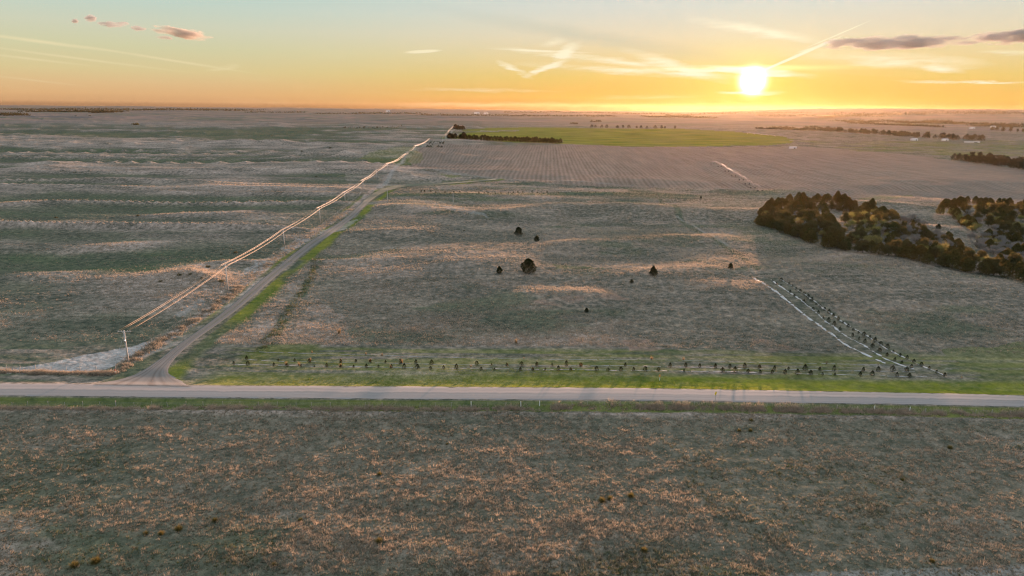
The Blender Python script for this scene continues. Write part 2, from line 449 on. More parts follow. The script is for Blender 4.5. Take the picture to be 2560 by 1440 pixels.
sand = b.mix(b.mapr(n_x, .4, .62), (.20, .19, .18), (.46, .44, .42))
col = b.mix(b.m('MULTIPLY', s1.outputs[0], b.mapr(n_y, .38, .55, .6, 1)), base, green)
col = b.mix(b.m('MULTIPLY', s1.outputs[1], b.mapr(b.m('ADD', b.m('MULTIPLY', n_x, .5), b.m('MULTIPLY', n_y, .5)), .40, .58)), col, tan)
# crop stubble: drilled rows running away from the camera
rdir = gz(1372, 400)[0]; rdir = rdir / np.hypot(*rdir)
acr = b.vm('DOT_PRODUCT', pos, (float(rdir[1]), float(-rdir[0]), 0))
alo = b.vm('DOT_PRODUCT', pos, (float(rdir[0]), float(rdir[1]), 0))
wob = b.m('ADD', acr, b.m('MULTIPLY', b.noise(flat, .02, 3), 3))
row = b.mapr(b.m('SINE', b.m('MULTIPLY', wob, 2 * math.pi / 5.2)), -.8, .9)
row2 = b.mapr(b.noise(b.comb(b.m('MULTIPLY', wob, .12), b.m('MULTIPLY', alo, .006)), 1.0, 4, .6), .35, .65)
rowc = b.mix(b.m('ADD', b.m('MULTIPLY', row, .5), b.m('MULTIPLY', row2, .5)), (.15, .115, .095), (.29, .22, .18))
rowc = b.mix(b.mapr(n_s, .45, .65, 0, .5), rowc, (.14, .115, .09))
col = b.mix(a1.outputs['Alpha'], col, rowc)
wheat = b.mix(b.mapr(b.noise(b.comb(b.m('MULTIPLY', acr, .01), b.m('MULTIPLY', alo, .03)), 1., 4), .35, .65), (.085, .115, .018), (.19, .195, .035))
col = b.mix(s2.outputs[0], col, wheat)
farc = b.ramp(b.noise(b.vm('MULTIPLY', pos, (.0009, .0032, 0)), 1.0, 5, .6), [(0, (.075, .082, .085)), (.4, (.12, .115, .11)), (.5, (.23, .17, .145)), (.58, (.11, .12, .09)), (.68, (.26, .2, .17)), (1, (.10, .10, .095))])
nearm = b.m('MULTIPLY', b.m('SUBTRACT', 1.0, b.m('MULTIPLY', s1.outputs[0], .75)), b.mapr(b.vm('DOT_PRODUCT', pos, (0, 1, 0)), 156, 160, 1, 0))      # near field: colour darkened to stand for the shade between its tufts
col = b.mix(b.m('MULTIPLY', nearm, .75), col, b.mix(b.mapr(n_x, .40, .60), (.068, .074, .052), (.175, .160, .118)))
col = b.mix(s2.outputs[1], col, farc)
col = b.mix(b.m('MULTIPLY', s2.outputs[2], b.mapr(n_m, .2, .7, .6, 1)), col, lush)
pink = b.mix(b.mapr(n_f, .3, .7), (.22, .14, .11), (.48, .29, .22))
col = b.mix(b.m('MULTIPLY', a2.outputs['Alpha'], b.mapr(n_m, .35, .6, .2, 1)), col, pink)
col = b.mix(b.m('MULTIPLY', s1.outputs[2], b.mapr(n_m, .2, .6, .6, 1)), col, sand)
col = b.mix(b.mapr(b.noise(b.vm('MULTIPLY', pos, (1, 2, 0)), .5, 6, .75), .52, .64, 0, .6), col, b.mix(.6, col, (.035, .04, .034)))  # dark blotches in the colour, standing for self-shadow among the grass
pr = b.N.new('ShaderNodeBsdfPrincipled'); b.put(pr.inputs['Base Color'], col); pr.inputs['Roughness'].default_value = 1; pr.inputs['Specular IOR Level'].default_value = .0
bp = b.N.new('ShaderNodeBump'); bp.inputs['Strength'].default_value = .5; bp.inputs['Distance'].default_value = .35
b.put(bp.inputs['Height'], b.m('ADD', b.noise(flat, .8, 4, .7), b.m('MULTIPLY', n_m, 1.2))); b.L.new(bp.outputs[0], pr.inputs['Normal'])
b.L.new(pr.outputs[0], out.inputs[0])

def poly_mask(x, y, pxpoly, wob=0.0, seed=0):
    P = G(*np.array(pxpoly, float).T)[:, :2]
    x0, y0 = x, y; pad = 2 * wob + 2
    bb = (x0 > P[:, 0].min() - pad) & (x0 < P[:, 0].max() + pad) & (y0 > P[:, 1].min() - pad) & (y0 < P[:, 1].max() + pad)
    res = np.zeros(x0.shape)
    if not bb.any(): return res
    x = x0[bb]; y = y0[bb]
    X = x; Y = y
    if wob: X = x + wob * fbm(x / (wob * 3), y / (wob * 3), seed, 3); Y = y + wob * fbm(x / (wob * 3), y / (wob * 3), seed + 9, 3)
    m = np.zeros(x.shape, bool)
    sel = (X > P[:, 0].min()) & (X < P[:, 0].max()) & (Y > P[:, 1].min()) & (Y < P[:, 1].max())
    xs, ys = X[sel], Y[sel]; ins = np.zeros(xs.shape, bool)
    n = len(P); j = n - 1
    for i in range(n):
        xi, yi = P[i]; xj, yj = P[j]
        if yi != yj:
            ins ^= ((yi > ys) != (yj > ys)) & (xs < (xj - xi) * (ys - yi) / (yj - yi) + xi)
        j = i
    m[sel] = ins
    res[bb] = m
    return res
def line_mask(x, y, pxline, w, soft=.5):
    P = G(*np.array(pxline, float).T)[:, :2]
    pad = w * (1 + soft)
    bb = (x > P[:, 0].min() - pad) & (x < P[:, 0].max() + pad) & (y > P[:, 1].min() - pad) & (y < P[:, 1].max() + pad)
    res = np.zeros(x.shape)
    if bb.any(): res[bb] = 1 - ss(dseg(x[bb], y[bb], P), w * (1 - soft), w * (1 + soft))
    return res

WHEAT = [(1118, 346), (1135, 339), (1162, 333), (1150, 326), (1200, 321), (1330, 318), (1500, 321), (1700, 322), (1850, 330), (1960, 342), (1994, 354), (1930, 362), (1800, 366), (1600, 366), (1480, 362), (1400, 359), (1250, 353)]
CROP = [(1060, 372), (1120, 362), (1400, 362), (1800, 368), (2000, 366), (2250, 384), (2560, 424), (2700, 440), (2700, 520), (2200, 500), (1950, 474), (1640, 470), (1400, 462), (1240, 444), (1150, 432), (1040, 418), (1020, 404)]

def covers(x, y):
    r = np.hypot(x, y); azi = np.degrees(np.arctan2(x, y))
    s = np.where(y > rf(x), y - rf(x), np.where(y < rn(x), y - rn(x), 0.0))
    dtr = dseg(x, y, trail_c)
    tx = np.interp(y, trail_c[:, 1], trail_c[:, 0]) - np.maximum(y - trail_c[-1, 1], 0) * .05
    leftw = ss(tx - x, -20, 20)
    e = 3.0
    hgt = H(x, y)
    A = np.zeros(x.shape + (4,)); B = np.zeros(x.shape + (4,))
    big = fbm(x / 160, y / 70, 91, 4, .55); mid = fbm(x / 30, y / 18, 93, 4, .6); pat = fbm(x / 75, y / 40, 95, 4, .6)
    low = 1 - ss(hgt + mid * 1.0, -1.2, 1.4)
    # left pasture: green hollows, dry crests
    A[..., 0] = leftw * np.clip(low * .85 + ss(big, .05, .4) * .35, 0, 1) * (.72 + .28 * ss(mid + .5 * fbm(x / 9, y / 7, 109, 3), -.5, .25))
    A[..., 1] = leftw * ss(hgt + mid * 1.2 + pat, -.3, 2.2) * .85
    # middle pasture
    cen = (1 - leftw)
    A[..., 0] += cen * ss(pat - .5 * mid, .05, .4) * .6 + cen * low * .2
    A[..., 1] += cen * ss(mid + .8 * pat, .02, .6) * .55
    # near field
    nearf = (s < -5)
    A[..., 0] = np.where(nearf, ss(big * .6 + pat * .7, -.08, .25) * .85, A[..., 0])
    A[..., 1] = np.where(nearf, ss(mid + .5 * fbm(x / 6, y / 4, 97, 3), .0, .5) * .7, A[..., 1])
    A[..., 0] = np.where(nearf, A[..., 0] + poly_mask(x, y, [(1700, 1110), (1900, 1090), (2150, 1160), (2300, 1230), (2200, 1330), (1900, 1350), (1760, 1260)], 14, 3) * .6 * ss(mid, -.5, .2), A[..., 0])
    # verges, rows
    vn_ = (s > 0)
    strip = ss(s, .3, 1.2) * (1 - ss(s + 2 * mid, 9, 15))
    east = ss(x, gz(470, 960)[0][0] - 4, gz(560, 960)[0][0])
    yard = (s > 3) * (1 - ss(s + 1.5 * mid, 32, 36)) * ss(fbm(x / 30, y / 2.0, 108, 3), -.5, .3) * .5
    B[..., 2] = np.where(vn_, np.maximum(yard, strip * (.65 + .35 * ss(x + 20 * mid, gz(900, 960)[0][0], gz(1700, 960)[0][0]))) * east, 0)
    A[..., 0] = np.where(vn_ & (s < 38), ss(fbm(x / 22, y / 3, 99, 3), -.3, .5) * .8 * (1 - ss(s, 32, 37)) + A[..., 0] * ss(s, 32, 37), A[..., 0])
    A[..., 1] = np.where(vn_, A[..., 1] * ss(s, 32, 38) + (1 - ss(s, 30, 36)) * .45 * ss(fbm(x / 26, y / 2.2, 100, 3), 0., .5), A[..., 1])
    A[..., 1] = np.where(vn_ & (s < 1.2), .5, A[..., 1])
    # ditch on the near side
    ditch = (s < 0) * ss(-s, .3, 1.) * (1 - ss(-s + 1.0 * mid, 4.4, 5.6))
    A[..., 0] = np.maximum(A[..., 0], ditch); A[..., 1] *= (1 - ditch * .9); B[..., 2] = np.maximum(B[..., 2], ditch * .5)
    # tall dry grass by the near fence
    fl = np.exp(-((-s - 6.6) / .9) ** 2) * (s < 0) * ss(mid, -.5, .2)
    A[..., 1] = np.maximum(A[..., 1], fl)
    # verges of the track
    tv = ss(dtr, 3, 4.5) * (1 - ss(dtr + 2.5 * mid, 8, 12)) * (s > 2) * (1 - ss(y, 760, 900))
    side = np.where(x > tx, 1.0, 0.8)
    B[..., 2] = np.maximum(B[..., 2], tv * side * ss(vn(x / 12, y / 25, 103), -.5, .3) * .8)
    A[..., 0] = np.maximum(A[..., 0], tv * .9)
    A[..., 1] *= (1 - tv * .9)
    dry = line_mask(x, y, [(335, 895), (390, 862), (480, 805), (560, 750), (600, 715), (690, 645), (760, 598), (800, 570), (880, 522), (960, 450), (1010, 400)], 3.0)
    A[..., 1] = np.maximum(A[..., 1], dry * .95); A[..., 0] *= (1 - dry); B[..., 2] *= (1 - dry)
    sandw = line_mask(x, y, [(350, 890), (430, 862), (520, 800), (600, 745), (650, 695)], 1.6) * ss(mid, -.4, .2)
    # left corner sand
    A[..., 2] = poly_mask(x, y, [(-60, 932), (60, 918), (150, 902), (260, 880), (378, 853), (345, 882), (318, 897), (255, 926), (130, 929), (-60, 937)], 1.5, 5)
    A[..., 2] = np.maximum(A[..., 2], sandw * .5 * (1 - dry))
    for pl, k in (([(590, 690), (640, 650), (690, 640), (640, 680)], .55), ([(430, 790), (500, 745), (520, 750), (460, 790)], .4), ([(780, 590), (850, 560), (900, 545), (860, 575)], .5),
                  ([(700, 620), (760, 590), (770, 600), (720, 630)], .4), ([(2130, 905), (2300, 915), (2400, 925), (2200, 920)], 0.2), ([(1080, 505), (1160, 520), (1220, 545), (1120, 525)], .4)):
        A[..., 2] = np.maximum(A[..., 2], poly_mask(x, y, pl, 3, 8) * k)
    # green line of weeds running up from the rows
    wl = line_mask(x, y, [(650, 880), (690, 830), (735, 760), (775, 700), (795, 645)], 2.4) * ss(vn(x / 2.5, y / 5, 105), -.3, .2)
    A[..., 0] = np.maximum(A[..., 0], wl); A[..., 1] *= (1 - wl)
    g2 = line_mask(x, y, [(640, 890), (700, 872), (760, 872)], 5) ; B[..., 2] = np.maximum(B[..., 2], g2 * .5)
    # tan patches on the triangle left of the weeds and beside it
    for pl, k in (([(590, 845), (740, 700), (770, 690), (690, 800), (640, 860)], .7), ([(700, 850), (800, 740), (850, 800), (860, 860), (760, 862)], .75), ([(800, 640), (1050, 600), (1300, 640), (1100, 690), (850, 700)], .5),
                  ([(860, 420), (1000, 425), (1120, 432), (1100, 462), (930, 475), (870, 500)], .7), ([(930, 485), (1250, 510), (1000, 545), (900, 520)], .5), ([(1060, 452), (1640, 480), (1900, 500), (1640, 488), (1100, 472)], .6)):
        A[..., 1] = np.maximum(A[..., 1], poly_mask(x, y, pl, 5, 12) * k * ss(mid, -.7, .1))
    for pl, k in (([(1790, 850), (1870, 852), (1990, 870), (1900, 900), (1790, 890)], .8), ([(1520, 850), (1660, 846), (1650, 868), (1530, 868)], .6), ([(1240, 750), (1560, 747), (1600, 790), (1540, 775), (1300, 757)], .55), ([(1380, 845), (1500, 860), (1400, 870)], .3)):
        B[..., 3] = np.maximum(B[..., 3], poly_mask(x, y, pl, 12, 15) * k * ss(mid + .5 * fbm(x / 8, y / 5, 107, 3), -.25, .35))
    # faint vehicle track on the right
    t2 = line_mask(x, y, [(1560, 470), (1650, 498), (1700, 545), (1780, 590), (1850, 640), (1895, 672)], 2.2)
    A[..., 0] = np.maximum(A[..., 0], t2 * .7); A[..., 1] *= (1 - t2)
    t3 = line_mask(x, y, [(1690, 540), (1730, 560), (1790, 595), (1830, 618)], .9); A[..., 2] = np.maximum(A[..., 2], t3 * .5)
    t4 = line_mask(x, y, [(950, 470), (975, 440), (1005, 405), (1050, 372), (1107, 350), (1140, 318)], 2.6) + line_mask(x, y, [(1900, 1452), (2150, 1440), (2400, 1431), (2640, 1424)], 1.3)
    A[..., 2] = np.maximum(A[..., 2], t4 * .5)
    t5 = line_mask(x, y, [(1020, 418), (1150, 436), (1260, 448), (1600, 466), (1900, 474)], 2.2); A[..., 2] = np.maximum(A[..., 2], t5 * .35)
    # planted strip along the diagonal rows
    diag = poly_mask(x, y, [(1885, 695), (1945, 695), (2060, 760), (2390, 938), (2200, 915)], 1.5, 20)
    A[..., 0] = np.maximum(A[..., 0] * (1 - diag), diag * .38); A[..., 1] *= (1 - diag * .9)
    # strip of young trees beyond the hills
    ms = line_mask(x, y, [(975, 487), (1150, 483), (1300, 484), (1500, 484), (1720, 489)], 12)
    A[..., 0] = np.maximum(A[..., 0], ms * .85); A[..., 1] *= (1 - ms)
    for pl, k in (([(940, 380), (1030, 372), (1060, 400), (1000, 415), (900, 400)], .6), ([(2380, 870), (2620, 860), (2620, 960), (2450, 960)], .55), ([(2220, 860), (2420, 880), (2450, 930), (2300, 900)], .2), ([(1080, 434), (1160, 440), (1130, 446)], .7), ([(2130, 497), (2280, 486), (2250, 500)], .6), ([(1350, 655), (1520, 668), (1400, 672)], .35)):
        mm = poly_mask(x, y, pl, 10, 25) * k
        A[..., 0] = np.maximum(A[..., 0], mm); B[..., 2] = np.maximum(B[..., 2], mm * .5)
    # crop land
    cm = poly_mask(x, y, CROP, 6, 30)
    A[..., 3] = cm * .85; A[..., 0] *= (1 - cm * .7); A[..., 1] *= (1 - cm * .6)
    wm = poly_mask(x, y, WHEAT, 22, 31) * (.8 + .2 * ss(pat, -.4, .3)); B[..., 0] = wm
    wm2 = poly_mask(x, y, [(1990, 352), (2200, 352), (2620, 350), (2700, 395), (2400, 388), (2150, 378)], 30, 32) * .45
    B[..., 0] = np.maximum(B[..., 0], wm2 * ss(pat, -.2, .3))
    bare = poly_mask(x, y, [(1165, 332), (1150, 327), (1300, 325), (1290, 329)], 8, 33)
    B[..., 0] *= 1 - bare
    B[..., 1] = ss(r, 2100, 4200) * (1 - np.maximum(wm, cm))
    return A.clip(0, 1), B.clip(0, 1)

# polar sheet, dense where the photograph looks
def build_ground():
    azs = np.concatenate([np.radians(np.arange(-180, -52, 4.0)), np.radians(np.arange(-52, -40, .35)),
                          np.radians(np.arange(-40, 40, .058)), np.radians(np.arange(40, 52, .35)), np.radians(np.arange(52, 180, 4.0))])
    rs = [2.0, 12, 30, 50, 66, 76, 82]
    r = 84.0
    while r < 26000:
        rs.append(r); r += min(r * r / CAM_H * .00075, r * .03)
    rs = np.array(rs)
    nA, nR = len(azs), len(rs)
    print('ground grid', nA, nR)
    R, T = np.meshgrid(rs, azs, indexing='ij')
    x = R * np.sin(T); y = R * np.cos(T)
    z = H(x, y) + micro(x, y)
    # the sheet dips below what lies on it
    V = np.stack([x, y, z], -1).reshape(-1, 3)
    V = np.vstack([V, [[0, 0, H(np.array([0.]), np.array([0.]))[0]]]])
    i = np.arange(nR - 1)[:, None]; j = np.arange(nA)[None, :]; jn = (j + 1) % nA
    q = np.stack([i * nA + j, i * nA + jn, (i + 1) * nA + jn, (i + 1) * nA + j], -1).reshape(-1, 4)[:, ::-1]
    A, B = covers(x, y)
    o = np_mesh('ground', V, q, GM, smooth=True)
    for nm, D in (('cover_a', A), ('cover_b', B)):
        at = o.data.attributes.new(nm, 'FLOAT_COLOR', 'POINT')
        D = np.vstack([D.reshape(-1, 4), [[0, 0, 0, 0]]]).astype(np.float32)
        at.data.foreach_set('color', D.ravel())
    tagp(o, 'rolling prairie of dry and green grass reaching to the horizon', None, None, 'structure')
    return o
ground = build_ground()

# ---------------------------------------------------------------- road and track: sheets on the ground
def strip_sheet(name, P, Q, mat, nu, lift, edge=.0):
    """P, Q: matching polylines (n,2) for the two sides; u runs across, v along (metres)"""
    n = len(P); rows = []
    us = np.linspace(0, 1, nu)
    d = np.r_[0, np.cumsum(np.hypot(*np.diff((P + Q) / 2, axis=0).T))]
    V = []; UV = []
    for i in range(n):
        for u in us:
            p = P[i] * (1 - u) + Q[i] * u
            V.append((p[0], p[1])); UV.append((u, d[i]))
    V = np.array(V); z = H(V[:, 0], V[:, 1]) + lift
    ue = np.array(UV)[:, 0]
    z = z - edge * ((ue < .001) | (ue > .999))
    V3 = np.c_[V, z]
    i = np.arange(n - 1)[:, None]; j = np.arange(nu - 1)[None, :]
    q = np.stack([i * nu + j, (i + 1) * nu + j, (i + 1) * nu + j + 1, i * nu + j + 1], -1).reshape(-1, 4)
    o = np_mesh(name, V3, q, mat, smooth=True)
    uvl = o.data.uv_layers.new(name='UVMap')
    uvv = np.array(UV)[q.ravel()].astype(np.float32)
    uvl.data.foreach_set('uv', uvv.ravel())
    return o
def resample(P, n):
    P = np.asarray(P, float); t = np.linspace(0, 1, len(P)); tt = np.linspace(0, 1, n)
    # smooth (Catmull-Rom) through the points
    out = []
    for a in tt:
        f = a * (len(P) - 1); i = min(int(f), len(P) - 2); u = f - i
        p0 = P[max(i - 1, 0)]; p1 = P[i]; p2 = P[i + 1]; p3 = P[min(i + 2, len(P) - 1)]
        out.append(.5 * ((2 * p1) + (-p0 + p2) * u + (2 * p0 - 5 * p1 + 4 * p2 - p3) * u * u + (-p0 + 3 * p1 - 3 * p2 + p3) * u ** 3))
    return np.array(out)

def road_mat(name, c_near, c_far, split, ruts, dark, streak=.05, u_scale=9, overgrown=None):
    m, b, out = mat_new(name)
    uv = b.N.new('ShaderNodeUVMap'); sp_ = b.N.new('ShaderNodeSeparateXYZ'); b.L.new(uv.outputs[0], sp_.inputs[0])
    u, v = sp_.outputs[0], sp_.outputs[1]
    st = b.noise(b.comb(b.m('MULTIPLY', u, u_scale), b.m('MULTIPLY', v, streak)), 1.0, 5, .65)
    st2 = b.noise(b.comb(b.m('MULTIPLY', u, u_scale * 3), b.m('MULTIPLY', v, streak * 3)), 1.0, 4, .6)
    geo = b.N.new('ShaderNodeNewGeometry'); fine = b.noise(geo.outputs['Position'], 2.2, 4, .7)
    col = b.mix(b.mapr(b.m('ADD', u, b.m('MULTIPLY', b.m('SUBTRACT', st, .5), .25)), split - .06, split + .06), c_far, c_near)
    col = b.mix(b.mapr(st, .35, .7, 0, .55), col, b.mix(1., col, (.62, .62, .62), 'MULTIPLY'))
    col = b.mix(b.mapr(st2, .55, .75, 0, .5), col, b.mix(1., col, (1.35, 1.33, 1.3), 'MULTIPLY'))
    for (uc, w, k) in ruts:
        f = b.mapr(b.m('ABSOLUTE', b.m('SUBTRACT', b.m('ADD', u, b.m('MULTIPLY', b.m('SUBTRACT', st, .5), .08)), uc)), 0, w, k, 0, True)
        col = b.mix(f, col, dark)
    col = b.mix(b.mapr(fine, .3, .7, 0, .25), col, b.mix(1., col, (.7, .7, .7), 'MULTIPLY'))
    if overgrown:
        med = b.m('MAXIMUM', b.mapr(b.m('ABSOLUTE', b.m('SUBTRACT', u, .49)), .02, .08, 1, 0), b.mapr(b.m('ABSOLUTE', b.m('SUBTRACT', u, .5)), .38, .5, 0, 1))
        col = b.mix(b.m('MULTIPLY', b.m('MULTIPLY', med, b.mapr(v, 25, 60, 0, 1)), b.mapr(b.m('ADD', b.m('MULTIPLY', st, .5), b.m('MULTIPLY', fine, .5)), .38, .55, .15, .9)), col, (.085, .095, .045))
    if overgrown: col = b.mix(b.mapr(b.m('ADD', v, b.m('MULTIPLY', st, 60)), overgrown, overgrown + 90, 0, .93), col, b.mix(fine, (.075, .085, .05), (.15, .145, .10)))
    p = b.N.new('ShaderNodeBsdfPrincipled'); b.put(p.inputs['Base Color'], col); p.inputs['Roughness'].default_value = .95; p.inputs['Specular IOR Level'].default_value = .15
    bp = b.N.new('ShaderNodeBump'); bp.inputs['Strength'].default_value = .3; bp.inputs['Distance'].default_value = .06
    b.put(bp.inputs['Height'], b.m('ADD', st2, fine)); b.L.new(bp.outputs[0], p.inputs['Normal'])
    b.L.new(p.outputs[0], out.inputs[0]); return m
M_road = road_mat('gravel_road', (.27, .25, .24), (.40, .32, .285), .46, [(.52, .04, .35), (.72, .03, .25), (.86, .03, .2), (.25, .03, .25)], (.14, .13, .125), .012, 7)
xs = np.linspace(rt[0, 0] + 2, rt[-1, 0] - 2, 620)
wig = lambda x, s: .4 * vn(x / 4, x * 0, s) + .3 * vn(x / 1.1, x * 0, s + 1)
o = strip_sheet('road', np.stack([xs, rf(xs) + .3 + wig(xs, 201)], 1), np.stack([xs, rn(xs) - .1 + wig(xs, 203) * .6], 1), M_road, 14, .03)
tagp(o, 'straight grey gravel road crossing the picture', None, None, 'structure')
M_trail = road_mat('dirt_track', (.195, .178, .165), (.195, .178, .165), .5, [(.24, .06, .7), (.38, .05, .5), (.60, .06, .7), (.74, .05, .5), (.9, .05, .4), (.08, .05, .4)], (.10, .085, .075), .06, 10, overgrown=float(np.sum(np.hypot(*np.diff(trail_c[:14], axis=0).T))))
tl = G(*resample(TR_L, 150).T)[:, :2]; trr = G(*resample(TR_R, 150).T)[:, :2]
rr_ = np.hypot(tl[:, 0], tl[:, 1])
o = strip_sheet('dirt_track', tl, trr, M_trail, 12, .07 + np.repeat(ss(rr_, 250, 700) * .25, 12), .12)
tagp(o, 'pale dirt track curving away from the gravel road', None, None, 'structure')

# ---------------------------------------------------------------- grass tufts (uncountable)
def tuft_mat(name, stops, trans=.45):
    m, b, out = mat_new(name)
    at = b.N.new('ShaderNodeAttribute'); at.attribute_name = 'tone'
    col = b.ramp(at.outputs['Fac'], stops)
    d = b.N.new('ShaderNodeBsdfDiffuse'); tr = b.N.new('ShaderNodeBsdfTranslucent')
    b.put(d.inputs[0], col); b.put(tr.inputs[0], b.mix(1., col, (1.0, .95, .85), 'MULTIPLY'))
    mx = b.N.new('ShaderNodeMixShader'); mx.inputs[0].default_value = trans
    b.L.new(d.outputs[0], mx.inputs[1]); b.L.new(tr.outputs[0], mx.inputs[2]); b.L.new(mx.outputs[0], out.inputs[0])
    return m
M_tuft = tuft_mat('dry_grass', [(0, (.07, .09, .035)), (.3, (.14, .135, .10)), (.5, (.26, .225, .18)), (.8, (.38, .31, .25)), (1, (.46, .35, .27))])
def tufts(name, P, hgt, wid, tone, K, label, mat=M_tuft, spread=.6):
    n = len(P); N = n * K
    base = np.repeat(P, K, 0); h = np.repeat(hgt, K) * rng.uniform(.6, 1.15, N); w = np.repeat(wid, K) * rng.uniform(.6, 1.3, N)
    sp_ = np.repeat(hgt, K) * spread
    a = rng.uniform(0, 2 * np.pi, N); rr = np.sqrt(rng.uniform(0, 1, N)) * sp_
    base = base + np.stack([np.cos(a) * rr, np.sin(a) * rr, np.zeros(N)], 1)
    b_ = rng.uniform(0, 2 * np.pi, N); dx = np.cos(b_) * w / 2; dy = np.sin(b_) * w / 2
    lean = rng.normal(0, .3, (N, 2)) * h[:, None] + np.stack([np.cos(a), np.sin(a)], 1) * (h * .35)[:, None]
    V = np.empty((N, 3, 3)); V[:, 0] = base + np.stack([dx, dy, -.05 + 0 * dx], 1); V[:, 1] = base - np.stack([dx, dy, .05 + 0 * dx], 1)
    V[:, 2] = base + np.concatenate([lean, h[:, None]], 1)
    o = np_mesh(name, V.reshape(-1, 3), np.arange(3 * N).reshape(-1, 3), mat)
    at = o.data.attributes.new('tone', 'FLOAT', 'POINT')
    t = np.clip(np.repeat(tone, K) + rng.normal(0, .1, N), 0, 1); at.data.foreach_set('value', np.repeat(t, 3).astype(np.float32))
    tagp(o, label, None, None, 'stuff'); return o
def scatter(n, rmin, rmax, azmin=-40, azmax=40, power=1.0):
    u = rng.uniform(0, 1, n)
    r = rmin * (rmax / rmin) ** (u ** power); a = np.radians(rng.uniform(azmin, azmax, n))
    return r * np.sin(a), r * np.cos(a)
def ground_z(x, y): return H(x, y) + micro(x, y)

def near_density(x, y): return .45 * fbm(x / 30, y / 18, 93, 4, .6) + .5 * fbm(x / 7, y / 5, 97, 3)
x, y = scatter(220000, 88, 225, -42, 42); k = (y - rn(x)) < -5.4; x, y = x[k], y[k]
grn = ss(.6 * fbm(x / 160, y / 70, 91, 4, .55) + .7 * fbm(x / 75, y / 40, 95, 4, .6), 0, .35)
tufts('low_sward', np.stack([x, y, ground_z(x, y)], 1), rng.uniform(.08, .20, len(x)), np.full(len(x), .06), .34 + .12 * near_density(x, y) - .2 * grn + rng.normal(0, .12, len(x)), 4, 'low grey-green sward covering the near field')
x, y = scatter(170000, 88, 225, -42, 42); k = (y - rn(x)) < -5.4; x, y = x[k], y[k]
den = near_density(x, y); k = rng.uniform(0, 1, len(x)) < np.clip(.36 + 1.0 * den, .08, 1); x, y, den = x[k], y[k], den[k]
grn = ss(.6 * fbm(x / 160, y / 70, 91, 4, .55) + .7 * fbm(x / 75, y / 40, 95, 4, .6), 0, .35)
h = np.clip(.27 + .16 * np.clip(den, -.3, .8) + rng.exponential(.12, len(x)), .2, 1.1)
tufts('near_prairie_grass', np.stack([x, y, ground_z(x, y)], 1), h, np.full(len(x), .09), .60 + .15 * den - .34 * grn - .22 * poly_mask(x, y, [(1600, 1090), (1900, 1090), (2150, 1160), (2350, 1230), (2200, 1400), (1800, 1380), (1660, 1260)], 10, 3) + rng.normal(0, .17, len(x)), 11, 'tussocks of pale dry grass scattered over the near field', spread=.42)

x, y = scatter(230000, 182, 720, -40, 40)
s = y - rf(x); dtr = dseg(x, y, trail_c)
k = (s > 36) & (dtr > 9); x, y = x[k], y[k]
mid = fbm(x / 30, y / 18, 93, 4, .6); pat = fbm(x / 75, y / 40, 95, 4, .6)
tx = np.interp(y, trail_c[:, 1], trail_c[:, 0]); lf = x < tx
hh = H(x, y)
den = np.where(lf, ss(hh + mid * 1.6 + pat, .2, 3.0), .3 + .6 * ss(mid + .8 * pat, -.2, .5))
k = rng.uniform(0, 1, len(x)) < .12 + .8 * den
k &= poly_mask(x, y, [(1885, 695), (1945, 695), (2060, 760), (2390, 938), (2200, 915)]) < .5
x, y, den = x[k], y[k], den[k]; rr = np.hypot(x, y)
P = np.stack([x, y, ground_z(x, y)], 1)
tufts('pasture_grass', P, np.clip(.25 + .25 * den + rng.exponential(.08, len(x)), .15, .8) , .09 + rr / 5000, .45 + .35 * den + rng.normal(0, .1, len(x)), 4, 'dry grass tufts over the pasture beyond the road', spread=.9)

x, y = scatter(150000, 182, 430, -40, 40); s = y - rf(x); dtr = dseg(x, y, trail_c); k = (s > 37) & (dtr > 10); x, y = x[k], y[k]
tx = np.interp(y, trail_c[:, 1], trail_c[:, 0]); den = .5 * fbm(x / 30, y / 18, 93, 4, .6) + .5 * fbm(x / 8, y / 6, 98, 3) + .25 * fbm(x / 75, y / 40, 95, 4, .6) + np.where(x < tx, .14 * np.clip(H(x, y), -2, 2) - .1, .08)
k = (rng.uniform(0, 1, len(x)) < np.clip(.22 + .9 * den, .02, 1)) & (poly_mask(x, y, [(1885, 695), (1945, 695), (2060, 760), (2390, 938), (2200, 915)]) < .5); x, y, den = x[k], y[k], den[k]; rr = np.hypot(x, y)
tufts('pasture_tussocks', np.stack([x, y, ground_z(x, y)], 1), np.clip(.3 + .16 * den + rng.exponential(.1, len(x)), .22, .9), .05 + rr / 4000, .72 + .12 * den + rng.normal(0, .12, len(x)), 6, 'pale tussocks standing in the pasture beyond the road', spread=.5)

def band(pxline, half, n, hmin, hmax, tone, name, label, K=8):
    L = G(*resample(np.array(pxline, float), 60).T)[:, :2]
    seg = np.hypot(*np.diff(L, axis=0).T); c = np.r_[0, np.cumsum(seg)]
    t = rng.uniform(0, c[-1], n); px = np.interp(t, c, L[:, 0]); py = np.interp(t, c, L[:, 1])
    px = px + rng.normal(0, half, n); py = py + rng.normal(0, half, n)
    cl = fbm(px / 2.4, py / 2.4, 131, 3); k = cl > rng.uniform(-.6, .3, n)
    px, py, cl = px[k], py[k], cl[k]
    hh = np.clip(hmin + (hmax - hmin) * (cl + .4) + rng.normal(0, .1, len(px)), .15, hmax)
    return tufts(name, np.stack([px, py, ground_z(px, py)], 1), hh, np.full(len(px), .1), tone + rng.normal(0, .12, len(px)), K, label, spread=.5)
band([(300, 925), (335, 895), (390, 862), (480, 805), (560, 750), (600, 715)], 1.2, 3600, .25, 1.0, .6, 'trackside_grass', 'tall orange-tan grass lining the left side of the dirt track', 9)
band([(600, 715), (690, 645), (760, 598), (800, 570), (880, 522)], 1.7, 2600, .25, .8, .55, 'trackside_grass', 'dry grass strip between power poles and the far part of the track')
